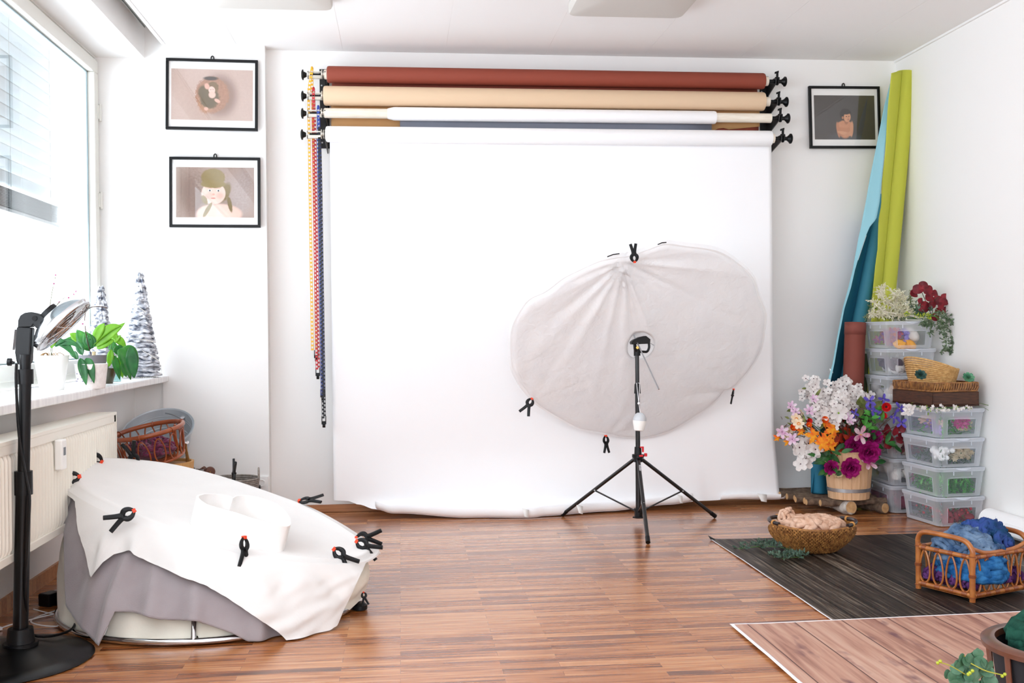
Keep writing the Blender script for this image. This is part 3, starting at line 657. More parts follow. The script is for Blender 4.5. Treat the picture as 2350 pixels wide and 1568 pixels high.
for k in range(8):
    i=int(k*nt/8); MB().tube([cen-nrm*.10,cen.lerp(ring[i],.5)-nrm*.082,cen.lerp(ring[i],.95)-nrm*.034],.0025,5).build('rib',steel,um)
for aa,bb in(((1396,594),(1424,587)),((1512,566),(1532,561))):
    A=onplane(*aa,pc,nrm)-nrm*.02; B=onplane(*bb,pc,nrm)-nrm*.02
    MB().tube([A,A.lerp(B,.5)+V((0,0,.004)),B],.003,6).build('rim_wire',black,um)
# ================================================================ spring clamps
def clamp(px,py,Y,ang,depth,lab,size=1.0,flip=1,grp=None,tipc=True,open_=1.0,roll=0,cat='clamp'):
    c=at(px,py,Y=Y); a=math.radians(ang)
    xd=(CR*cos(a)+CU*sin(a)+CF*depth).normalized(); zd=(-CR*sin(a)+CU*cos(a))*flip; zd=(zd-zd.dot(xd)*xd).normalized(); yd=zd.cross(xd)
    if roll: r_=Matrix.Rotation(math.radians(roll),3,xd); zd=r_@zd; yd=r_@yd
    t=thing('spring_clamp',c,lab,cat,grp)
    L=lambda x,y,z:c+(xd*x+yd*y+zd*z)*size
    for s_ in(1,-1):
        yo=.004*s_
        pts=spline([L(.050,0,.004*s_),L(.034,0,.017*s_),L(.014,0,.019*s_),L(0,yo*.3,.008*s_),L(-.02,0,.012*s_*open_),L(-.072,0,.034*s_*open_)],5)
        n=len(pts); rr=[lerp(.0065,.0118,min(1,i/8))*size if i<16 else lerp(.0118,.0100,(i-16)/9)*size for i in range(n)]
        MB().tube(pts,rr,8,flat=.62,up=yd).build('jaw_handle',black,t)
        MB().obox(L(.052,0,.0045*s_),xd*.007*size,yd*.0085*size,zd*.0042*size).build('jaw_pad',orange,t,smooth=False,bev=.001)
    MB().cyl(L(0,-.012,0),L(0,.012,0),.006*size,seg=12).build('pivot_pin',black,t)
    return t


clamp(1455,584,onplane(1455,584,pc,nrm).y-.03,-84,.15,'black spring clamp gathering the folds at the top of the big cloth disc',size=.78,open_=.55)
clamp(1213,930,onplane(1215,925,pc,nrm).y-.03,62,.1,'black spring clamp at the lower left edge of the big cloth disc',size=.80,open_=1.1)
clamp(1391,1017,onplane(1392,1006,pc,nrm).y-.03,93,.1,'black spring clamp with orange pad at the bottom edge of the big cloth disc',size=.82,open_=.7,roll=35)
clamp(1681,908,onplane(1681,902,pc,nrm).y-.03,78,.1,'black spring clamp at the lower right edge of the big cloth disc',size=.72,open_=.4,roll=70)
# ================================================================ posing ring draped with cloths
TA,TB,TC=.365,-.267,.09
def topz(x,y): return TA+TB*(x+.75)+TC*(y-4.42)
tn=V((-TB,-TC,1)).normalized()
def onring(px,py,off=0):
    d=ray(px,py); t=(TA+off-CH+TB*.75-TC*4.42)/(d.z-TB*d.x-TC*d.y); return CAMP+d*t
rp=[(172,1095),(195,1068),(250,1060),(330,1065),(400,1075),(470,1092),(530,1110),(610,1138),(680,1165),(745,1200),(800,1235),(836,1262),(806,1286),(740,1290),(640,1280),(540,1262),(420,1225),(300,1180),(220,1140),(185,1115)]
RP=[onring(x,y) for x,y in rp]
RING=spline(RP,20,True); NR=len(RING)
cx=sum(q.x for q in RING)/NR; cy=sum(q.y for q in RING)/NR
cen=V((cx,cy,topz(cx,cy)))
RC=[(q.x-cx,q.y-cy) for q in RING]
import bisect
fz=[(135,1400),(185,1482),(300,1492),(440,1487),(560,1485),(700,1468),(780,1436),(838,1392)]
FP=[at(x,y,Z=.0) for x,y in fz]
fc_=V((-.762,4.42,0)); FR=.592
def floorpt(i,extra=0):
    a=math.atan2(RC[i][1],RC[i][0]); return V((fc_.x+(FR+extra)*cos(a),fc_.y+(FR+extra)*sin(a),0))
def hemline(pts):
    def f(px):
        for a,b in zip(pts,pts[1:]):
            if a[0]<=px<=b[0]: return lerp(a[1],b[1],(px-a[0])/max(1e-6,b[0]-a[0]))
        return pts[0][1] if px<pts[0][0] else pts[-1][1]
    return f
PX={5:[(262,.030,.045),(300,-.006,.06),(350,.022,.05),(400,-.005,.06),(452,.02,.05),(520,-.005,.06),(590,.014,.05),(200,.016,.10)],
    8:[(225,.018,.05),(262,-.014,.05),(305,.020,.035),(345,-.012,.06),(430,.012,.07),(520,-.012,.06),(600,.012,.08),(720,-.010,.06),(770,.016,.05)]}
def pxang(px):
    P_=at(px,1380,Y=3.95); return math.atan2(-math.sqrt(max(.01,.36-min(.35,(P_.x-cx)**2))),max(-.59,min(.59,P_.x-cx)))
def PLE(a,t,seed):
    h=0
    for px,d_,w_ in PX.get(seed,[]):
        a0=pxang(px); da=(a-a0-(.25*(t-.4) if seed==8 else 0)+PI)%(2*PI)-PI; h+=d_*(1.7 if seed==5 else 1.2)*math.exp(-(da/w_)**2)
    if seed==8: h+=.010*ns((a*9+t*5,t*4-a*2,1),1,6)*sm(t*3)
    if seed==5: h=h*sm(t*1.6)
    return h*sm(t*4)
def skirt(hem,gap,bulge,fold,nf,seed,backlen,top=.012,belly=.03,side=None,nv=36):
    hf=hemline(hem); f=MB()
    cols=[]
    for i in range(NR):
        r0=RING[i]; fp=floorpt(i,bulge); a=math.atan2(RC[i][1],RC[i][0]); out=V((cos(a),sin(a),0))
        def P(t,i=i,r0=r0,fp=fp,a=a,out=out):
            p=r0.lerp(V((fp.x,fp.y,.004)),t)
            w=(.030*ns((a*2.3,t*.9,2),1,5)+.016*ns((a*6.2+t*.8,t*1.6,2),1,8))*sm(t*2.2)+PLE(a,t,seed)+fold*(ns((a*nf,t*3.1,seed),1,seed)+.6*ns((a*nf*2.7,t*7,seed),1,seed+3))*sm(t*2.2)
            return p+out*(gap+belly*sin(PI*min(1,t))+w)
        te=backlen
        if P(.3).y<cen.y+.12 or r0.x<-1.2:
            te=.995
            for k in range(200):
                t=k/200; X_,Y_=topx(P(t))
                if Y_>=hf(X_) : te=max(.03,t); break
        cols.append((P,te))
    tes=[c[1] for c in cols]
    for j in range(nv+1):
        v=j/nv
        for i in range(NR): f.v.append(cols[i][0](tes[i]*v))
    for j in range(nv):
        for i in range(NR): f.f.append((j*NR+i,j*NR+(i+1)%NR,(j+1)*NR+(i+1)%NR,(j+1)*NR+i)); f.m.append(0)
    return f
cream=cloth_mat('cream_cotton','#ece7da','#e4dfd0',0,.3,60)
greyc=cloth_mat('grey_fleece','#a29a9c','#998f91',0,.35,220,.95,.5)
whitec=cloth_mat('white_jersey','#e2dfdc','#dedbd8',0,.15,120)
ps=thing('posing_stand',(cx,cy,0),'round chrome-framed posing stand with cream bag under the draped cloths','posing stand')
seg=[V((fc_.x+FR*cos(a),fc_.y+FR*sin(a),.016)) for a in [2*PI*k/64 for k in range(64)]]
MB().tube(seg,.012,10,True).build('floor_ring',chrome,ps)
MB().tube([q-tn*.012 for q in RING],.011,8,True).build('top_ring',chrome,ps)
for px in(440,190,790,600):
    pts=at(px,1478,Z=.02); a=math.atan2(pts.y-fc_.y,pts.x-fc_.x)
    if px==600: a=PI/2
    i=min(range(NR),key=lambda k:abs((math.atan2(RC[k][1],RC[k][0])-a+PI)%(2*PI)-PI)); b=RING[i]
    w=V((fc_.x+(FR)*cos(a),fc_.y+(FR)*sin(a),.016)); b=cen.lerp(b,.97); MB().tube([w,w.lerp(b,.3)+V((cos(a),sin(a),0))*(.03 if px==440 else -.03),w.lerp(b,.6)-V((cos(a),sin(a),0))*.02,b-tn*.02],.010,10).build('upright',chrome,ps)
bag=skirt([(100,1425),(150,1440),(185,1470),(255,1476),(330,1487),(436,1470),(445,1440),(455,1466),(540,1484),(640,1482),(700,1462),(790,1412),(826,1378),(850,1350)],-.010,.0,.012,2.6,2,.95,belly=.03)
bag.build('cream_bag',cream,ps,autosm=0)
MB().lathe([(.02,0),(.03,.004),(.03,.02),(.018,.03)],at(826,1400,Z=0),16).build('rubber_foot',black,ps)
g=skirt([(100,1200),(147,1206),(149,1340),(152,1390),(185,1440),(236,1491),(257,1468),(259,1404),(300,1404),(360,1421),(452,1425),(530,1452),(600,1489),(650,1478),(668,1462),(672,1300),(900,1200)],.020,.018,.003,2.2,5,.6,belly=.030)
one(g,'grey_blanket',greyc,'grey fleece blanket hanging round the posing stand under the white cloth','blanket',solid=.004,autosm=0)
hemw=[(150,1130),(172,1150),(178,1215),(196,1270),(208,1326),(218,1312),(226,1298),(262,1272),(298,1262),(306,1272),(360,1297),(420,1325),(470,1342),(520,1371),(560,1398),(600,1425),(640,1452),(668,1480),(700,1476),(745,1455),(775,1435),(790,1398),(808,1362),(822,1330),(836,1300),(850,1270)]
wsk=skirt(hemw,.060,.040,.004,1.9,8,.35,belly=.030)
# the taut top
def r_at(t,i): return cen.lerp(RING[i],t)
o=len(wsk.v); nt2=14
for j in range(nt2+1):
    t=j/nt2
    for i in range(NR):
        p=r_at(t*.992,i) if j else cen+V((RC[i][0],RC[i][1],0))*.002
        a=math.atan2(RC[i][1],RC[i][0])
        wsk.v.append(p+tn*(.014-.02*(1-t*t)+.0012*ns(p*6,1,1)))
for j in range(nt2):
    for i in range(NR): wsk.f.append((o+j*NR+i,o+j*NR+(i+1)%NR,o+(j+1)*NR+(i+1)%NR,o+(j+1)*NR+i)); wsk.m.append(0)
# rolled rim joining top to skirt
b=o+nt2*NR; o2=len(wsk.v)
for k,(dt,dz) in enumerate(((.012,.017),(.024,.012),(.031,.0))):
    for i in range(NR):
        a=math.atan2(RC[i][1],RC[i][0]); wsk.v.append(RING[i]+V((cos(a),sin(a),0))*dt+tn*dz)
prev=b
for k in range(3):
    cur=o2+k*NR
    for i in range(NR): wsk.f.append((prev+i,prev+(i+1)%NR,cur+(i+1)%NR,cur+i)); wsk.m.append(0)
    prev=cur
for i in range(NR): wsk.f.append((prev+i,prev+(i+1)%NR,(i+1)%NR,i)); wsk.m.append(0)
one(wsk,'white_cloth',whitec,'white cloth stretched over the posing stand and draped down its side','cloth',autosm=0)
# white posing ring standing on the cloth
hh=.105
tp=[(455,1146),(452,1138),(470,1133),(500,1134),(528,1139),(533,1143),(545,1137),(570,1137),(605,1145),(640,1160),(662,1182),(668,1198),(664,1207),(652,1208),(620,1201),(580,1190),(540,1177),(500,1166),(472,1157)]
TP=spline([onring(x,y,hh+.012) for x,y in tp],5,True)
n=len(TP); c_=sum(TP,V((0,0,0)))/n
f=MB()
for (s_,dz) in((1,0),(1.0,-hh),(.955,-hh),(.955,0)):
    for p in TP:
        p2=c_+(p-c_)*s_; f.v.append(p2+tn*(dz+.0015*ns(p*30,1,4)))
for k in range(4):
    for i in range(n): A=k*n;B=((k+1)%4)*n; f.f.append((A+i,A+(i+1)%n,B+(i+1)%n,B+i)); f.m.append(0)
one(f,'oval_posing_ring',mat('worn_white_card','#f4f2f0',.7,col2='#eae7e4',nscale=9),'white card ring with worn brown edge standing on the white cloth','posing ring')
# clamps round the rim
cl=[(213,1066,-32,.5,'black spring clamp at the far left rim of the white cloth, nearest the radiator',4.75,1),
    (304,1062,-74,.4,'black spring clamp in front of the rattan basket on the cloth rim',4.85,1),
    (170,1110,10,.4,'black spring clamp at the leftmost tip of the white cloth rim',4.42,1),
    (291,1196,28,.5,'black spring clamp on the near rim above the hem\'s pointed corner',4.12,1),
    (554,1272,95,.6,'black spring clamp at the middle of the near cloth rim',4.0,1),
    (770,1289,140,.3,'black spring clamp on the near rim, left of the close pair',4.08,1),
    (822,1266,152,.2,'nearer spring clamp of the close pair at the right tip of the cloth',4.28,1),
    (824,1246,182,.1,'farther spring clamp of the close pair at the right tip of the cloth',4.47,1),
    (532,1104,-96,.35,'black spring clamp on the far rim in front of the grey wicker basket',4.98,1),
    (700,1165,187,.2,'black spring clamp on the far rim pointing at the floor strip',4.75,1)]
for px,py,an,dp,lab,Y,fl in cl:
    q_=onring(px,py); rad=V((q_.x-cx,q_.y-cy,0)).normalized(); q_=q_+tn*(.022 if rad.y<.3 else .034)+rad*(.028 if rad.y<.3 else .012)
    clamp(*topx(q_),q_.y,an,dp*.5,lab,size=.86,roll=(65 if px in(554,532,700) else 0))
clamp(836,1372,4.2,100,.2,'small black spring clamp near the floor at the stand\'s right foot',size=.4)
# ================================================================ heat lamp on a pole (left edge)
hx=at(46,1478,Z=.05); 
hl=thing('heat_lamp',(hx.x,hx.y,0),'black floor-standing heat lamp with chrome dish at the left edge','heat lamp')
bc=V((-1.35,3.74,0))
gloss=mat('gloss_black','#040405',.28,spec=.3)
MB().lathe([(.29,0),(.295,.004),(.285,.012),(.24,.020),(.17,.030),(.12,.048),(.085,.055),(.0,.055)],bc,56).build('base',gloss,hl)
def zy(py,Y=3.74): return at(50,py,Y=Y).z
pts0=V((at(47,1440,Y=3.74).x,3.74,.05)); top=at(58,868,Y=3.74)
MB().cyl(pts0,pts0+V((0,0,.06)),.046,.040).cyl(pts0,pts0+V((0,0,.012)),.056).build('base_socket',black,hl)
mid=pts0.lerp(top,.62)
MB().cyl(pts0+V((0,0,.05)),mid,.0245).build('lower_pole',gloss,hl)
MB().cyl(mid-V((0,0,.05)),mid+V((0,0,.03)),.029).build('pole_collar',black,hl)
MB().cyl(mid,top,.0195).build('upper_pole',black,hl)
MB().cyl(top-V((0,0,.02)),top+V((0,0,.03)),.026).cyl(top+V((0,0,.03)),top+V((0.002,0,.08)),.018).build('top_collar',black,hl)
T=lambda x,y,Y=3.74:at(x,y,Y=Y)
MB().prism([T(36,828),(T(33,810)),T(37,750),T(73,752),T(69,832),T(62,838),T(40,838)],(0,.035,0)).build('arm_housing',black,hl,smooth=False,bev=.006)
el=[T(40,752),T(41,735),T(46,724),T(56,718),T(70,716),T(84,719),T(96,724),T(106,728),T(115,724),T(110,738),T(86,757),T(81,752),T(76,745),T(72,751)]
MB().prism(el,(0,.032,0)).build('elbow',black,hl,smooth=False,bev=.003)
MB().cyl(T(79,731,3.735),T(79,731,3.745),.008).build('elbow_screw',black,hl)
MB().cyl(T(33,833),T(24,831),.005,seg=10).cyl(T(26,831),T(18,831),.013).build('tilt_knob',black,hl)
MB().obox(T(32,780,3.755),V((.003,0,0)),V((0,.012,0)),V((.004,0,.035))).build('side_clip',mat('clear_tab','#c9c9cb',.3),hl,smooth=False)
a_=T(76,797); b_=T(199,687,3.80); dc=(a_+b_)/2; mj=(b_-a_).normalized(); axd=(V((.62,.0,-.72))); axd=(axd-axd.dot(mj)*mj); axd=(axd.normalized()+CF*.02).normalized()
Rr=(b_-a_).length/2
dish=MB().lathe([(.03,-.052),(.05,-.052),(.07,-.045),(.095,-.03),(.115,-.012),(Rr-.004,.0),(Rr,.006),(Rr-.003,.008),(.113,.004),(.09,-.014),(.06,-.03),(0,-.034)],dc+axd*.01,56,axd); 
dish.build('dish_reflector',chrome,hl)
MB().lathe([(.0,-.07),(.034,-.07),(.036,-.045),(.0,-.045)],dc+axd*.01,24,axd).build('dish_mount',black,hl)
gr=MB()
for k in range(3): gr.tube([dc+axd*.02+(frame(axd)[0]*cos(t)+frame(axd)[1]*sin(t))*Rr*(.95-.27*k) for t in [2*PI*j/40 for j in range(40)]],.0014,5,True)
for k in range(4):
    t=PI*k/4; e=(frame(axd)[0]*cos(t)+frame(axd)[1]*sin(t))*Rr*.95; gr.tube([dc+axd*.02-e,dc+axd*.024,dc+axd*.02+e],.0014,5)
gr.build('wire_guard',chrome,hl)
MB().tube([dc+axd*.0+(frame(axd)[0]*cos(t)+frame(axd)[1]*sin(t))*Rr*.5 for t in [2*PI*j/40 for j in range(40)]],.008,8,True).build('heating_tube',mat('heater_quartz','#6b5f57',.25),hl)
cb=spline([T(38,835,3.72),T(37,880,3.71),T(44,1000,3.71),T(60,1095,3.715),T(68,1140,3.715),T(66,1200,3.71),T(62,1270,3.71),T(60,1380,3.72),V((-1.27,3.80,.07)),V((-1.20,3.98,.03)),V((-1.23,4.2,.05)),V((-1.22,4.42,.16)),V((-1.26,4.5,.14)),V((-1.30,4.53,.09))],6)
MB().tube(cb,.0048,6).build('power_cable',black,hl)
# power strip, plugs and white cable by the left wall
s0=V((-1.44,4.48,0)); 
pw=thing('power_strip',(-1.38,4.62,0),'black and steel power strip on the floor beside the left wall','power strip')
d=(V((-1.22,4.9,0))-s0).normalized(); sd=V((-d.y,d.x,0))
MB().obox(s0+d*.25+V((0,0,.026)),d*.2,sd*.025,V((0,0,.022))).build('steel_body',steel,pw,smooth=False,bev=.002)
MB().obox(s0+d*.02+V((0,0,.026)),d*.035,sd*.03,V((0,0,.026))).build('end_cap',black,pw,smooth=False,bev=.006)
for k in(.1,.17,.25): MB().lathe([(.022,0),(.022,.028),(.014,.045),(.0,.047)],s0+d*k+V((0,0,.047)),18).build('plug',black,pw)
MB().tube(spline([V((-1.33,4.56,.09)),V((-1.30,4.58,.11)),V((-1.27,4.56,.12)),V((-1.24,4.5,.06)),V((-1.25,4.44,.01))],6),.0045,6).build('plug_cable',black,pw)
wcb=spline([V((-1.47,4.42,.005)),V((-1.36,4.33,.005)),V((-1.20,4.28,.005)),V((-1.13,4.34,.005)),V((-1.19,4.44,.005)),V((-1.34,4.42,.005)),V((-1.42,4.24,.006)),V((-1.30,4.14,.006)),V((-1.14,4.2,.010)),V((-1.12,4.30,.008)),V((-1.3,4.36,.008)),V((-1.47,4.20,.005)),V((-1.50,4.12,.005))],8)
wcc=thing('charging_cable',(-1.3,4.3,0),'thin white cable looped on the floor behind the heat lamp','cable')
MB().tube(wcb,.0025,6).build('cord',mat('cable_white','#e9e9ea',.5),wcc)
MB().obox(wcb[-1]+V((0,0,.004)),V((-.01,-.012,0)),V((.006,-.006,0)),V((0,0,.005))).build('connector',mat('cable_white','#e9e9ea',.5),wcc,smooth=False)
# ================================================================ tall rolls leaning in the right corner
lime=mat('lime_paper','#b9bd3e',.7); blue=mat('teal_paper','#3f8ca3',.7); skyb=mat('pale_blue_paper','#8ec3cf',.7); deep=mat('deep_teal_paper','#1e6f8c',.75)  # pale and deep tones colour in the blue sheet's lit and shaded sides
gtop=at(2080,166,Y=6.46); gbot=at(1988,1150,Z=0)
gr_=thing('paper_roll',gbot,'tall lime-green paper roll leaning in the right corner of the room','backdrop roll')
ga=(gtop-gbot).normalized(); gr=.061
MB().tube([gbot+V((0,0,0))+ga*.02,gtop],gr,40).build('rolled_paper',lime,gr_)
MB().tube([gtop-ga*.02,gtop+ga*.0015],.034,24).build('core_tube',card,gr_)
ge=[(163,2046),(249,2037),(346,2032),(417,2024),(471,2022),(503,2016),(571,2014),(606,2009),(678,2002),(760,1998),(900,1990)]
def gsheet(u,v):
    py=lerp(168,905,v)
    xl=tab(ge,py,1)
    c=gbot.lerp(gtop,1-(py-168)/(1150-168))
    L=at(xl,py,Y=c.y-.10); Rr=c+V((-.048,-.045,0)); e=-.01*sin(u*PI)
    p=L.lerp(Rr,u); p.y+=e+.002*ns((py*.02,u,0),1,2); return p
MB().grid(8,60,gsheet).build('loose_edge',lime,gr_,solid=.001)
# blue roll: wide loose scroll around a tighter core
bt=at(2028,245,Y=6.48); bb=at(1912,1130,Y=6.33); bb.z=.09
bl=thing('paper_roll',bb,'tall blue paper roll loosely unwound, left of the lime-green roll','backdrop roll')
it=at(1998,520,Y=6.42); ib=at(1893,1130,Y=6.40); ib.z=.09
MB().tube([ib,at(2031,450,Y=6.555)],.044,32).build('inner_roll',blue,bl)
oe=[(190,2043,2048),(244,2029,2046),(331,2012,2032),(410,1996,2024),(463,1987,2019),(503,1979,2011),(521,1976,1996),(542,1971,1987),(596,1961,1969),(620,1957,1962),(660,1947,1953),(708,1934,1938),(780,1920,1924),(834,1911,1915),(888,1896,1903)]
def osheet(u,v):
    py=lerp(192,892,v)
    xl=tab(oe,py,1); xr=tab(oe,py,2)
    Yl=lerp(6.43,6.24,v); L=at(xl,py,Y=Yl); Rr=at(xr,py,Y=Yl-.02)
    p=L.lerp(Rr,u); p.y+=.015*u*(1-u); return p
MB().grid(6,100,osheet).build('torn_flap',skyb,bl,solid=.001)
MB().grid(10,30,lambda u,v:at(lerp(1861+(4 if v>.97 else 0),1905,u),lerp(1020,1134,v),Y=6.30-.05*sin(PI*u))).build('lower_wrap',deep,bl,solid=.001)
def wsheet(u,v):                                   # the wrap between flap and core, its shade put into the deep colour
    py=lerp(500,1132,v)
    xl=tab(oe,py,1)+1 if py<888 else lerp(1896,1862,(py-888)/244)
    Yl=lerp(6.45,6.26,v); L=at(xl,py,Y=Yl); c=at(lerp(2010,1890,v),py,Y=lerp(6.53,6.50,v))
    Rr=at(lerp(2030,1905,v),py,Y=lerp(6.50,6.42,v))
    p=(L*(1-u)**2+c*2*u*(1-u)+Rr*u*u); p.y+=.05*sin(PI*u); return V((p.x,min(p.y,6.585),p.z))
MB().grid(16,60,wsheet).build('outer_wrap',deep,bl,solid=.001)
MB().tube([at(xl,py,Y=lerp(6.43,6.24,(py-242)/887)-.02) for py,xl in((540,1988),(570,1978),(597,1969))],.0025,4).build('torn_edge',whp,bl)
MB().tube([at(xl,py,Y=lerp(6.43,6.24,(py-242)/887)-.02) for py,xl in((622,1961),(708,1937),(780,1923),(834,1914),(885,1902))],.0025,4).build('torn_edge',whp,bl)
MB().add([at(x,y,Y=6.27) for x,y in((1904,846),(1911,850),(1912,857),(1905,853))],[(0,1,2,3)]).build('tape_piece',whp,bl,solid=.001)
rt=at(1963,741,Y=6.30); rb=at(1950,1150,Y=6.27); rb.z=.09
b2=thing('paper_roll',rb,'short red-brown paper roll standing behind the flower bucket','backdrop roll')
rbm=mat('redbrown_paper','#7d3c30',.75)
MB().tube([rb,rt],.0625,36).build('rolled_paper',rbm,b2)
k_=rb.lerp(rt,.93); MB().tube([k_,rt+(rt-rb).normalized()*.002],.064,36,cap=False).build('outer_turn',mat('redbrown_paper_pale','#84443a',.75),b2,solid=.001)
MB().tube([rt-(rt-rb)*.02,rt+(rt-rb).normalized()*.001],.035,20).build('core_tube',card,b2)
ot=at(1990,812,Y=6.43); ob=at(1984,1140,Y=6.43); ob.z=.02
t=thing('paper_roll',ob,'thin dark olive paper roll wedged between brown and green rolls','backdrop roll'); MB().tube([ob,ot],.02,20).build('rolled_paper',mat('olive_paper','#4a5236',.8),t); MB().tube([ot-V((0,0,.01)),ot+V((0,0,.001))],.01,12).build('core_tube',card,t)
# ================================================================ log raft and wooden bucket
bark=mat('bark','#4d3b30',.9,col2='#7d6855',nscale=30,bump=1,bscale=60,bdist=.006,stretch=(1,1,1)); birch=mat('birch_bark','#d9d3cb',.85,col2='#6b5a4c',nscale=14,bump=.6,bscale=40,bdist=.004); cutw=mat('cut_wood','#cfa878',.7,col2='#b98f60',nscale=40)
lr=thing('log_raft',(2.65,6.25,0),'raft of barked logs on birch bearers under the wooden flower bucket','log raft')
def log(a,b,r,m_,nm='log',sd=0,r2=None):
    a,b=V(a),V(b); r2=r2 or r; n=10; f=MB(); d=(b-a).normalized()
    pts=[a.lerp(b,i/n)+V((0,.4*r*ns((i*.5,sd,0),1,1),.2*r*ns((i*.5,sd,9),1,2))) for i in range(n+1)]
    f.tube(pts,[lerp(r,r2,sm(i/n*2.5))*(1+.12*ns((i*.9,sd,3),1,4)) for i in range(n+1)],12); o=f.build(nm,m_,lr)
    MB().tube([pts[0]-d*.002,pts[0]+d*.004],r*.86,14).build('cut_end',cutw,o); MB().tube([pts[-1]-d*.004,pts[-1]+d*.002],r2*.86,14).build('cut_end',cutw,o)
log((2.625,5.985,.045),(2.50,6.50,.026),.043,birch,'bearer',1,.022)
log((2.835,6.005,.036),(2.74,6.25,.026),.033,bark,'bearer',5,.022)
for i,(y0,x0,x1,r) in enumerate(((6.03,2.46,2.865,.021),(6.075,2.39,2.70,.019),(6.13,2.40,2.85,.022),(6.19,2.37,2.85,.02),(6.25,2.385,2.80,.018),(6.31,2.36,2.80,.021),(6.38,2.34,2.78,.022),(6.45,2.32,2.75,.02),(6.52,2.31,2.74,.019))):
    log((x0,y0+.02,.068),(x1,y0+.032,.068),r,bark,'log',i+3)
MB().tube(spline([V((2.74,6.16,.094)),V((2.79,6.14,.10)),V((2.82,6.17,.095))],5),.007,8).build('twig',cutw,lr)
bc=at(1948,1150,Y=6.09); bc.z=.0895; bz=bc.z
bw=mat('pale_bucket_wood','#dcb690',.6,col2='#cda27a',nscale=6,stretch=(9,9,1))
bk=thing('wooden_bucket',bc,'pale wooden stave bucket holding the artificial flowers on the log raft','bucket')
r0,r1,hB=.119,.146,.285
for k in range(16):
    a=2*PI*(k+.3)/16; b_=2*PI*(k+1.3)/16-.006; f=MB()
    def pt(an,r,z): return bc+V((r*cos(an),r*sin(an),z))
    q0=[pt(a,r0,0),pt(b_,r0,0),pt(b_,r0-.012,0),pt(a,r0-.012,0)]; q1=[pt(a,r1,hB),pt(b_,r1,hB),pt(b_,r1-.012,hB),pt(a,r1-.012,hB)]
    f.add(q0+q1,[(3,2,1,0),(4,5,6,7),(0,1,5,4),(1,2,6,5),(2,3,7,6),(3,0,4,7)]).build('stave',bw,bk,smooth=False,bev=.0015)
MB().cyl(bc+V((0,0,.005)),bc+V((0,0,.02)),r0-.012,seg=32).build('bucket_floor',bw,bk)
MB().lathe([(r0+.005,.045),(r0+.0065,.045),(r0+.0085,.066),(r0+.007,.066)],bc,48,cap=False).build('metal_hoop',steel,bk)
hp=at(1922,1086,Y=bc.y-r1+.01)
rope=mat('rope','#c9b28e',.9,col2='#a88f68',nscale=80,bump=.8,bscale=120,bdist=.003)
MB().tube([hp+V((.028*cos(t),-.004-.01*(sin(t)<0),.022*sin(t))) for t in [2*PI*k/24 for k in range(24)]],.0065,8,True).build('rope_handle',rope,bk)
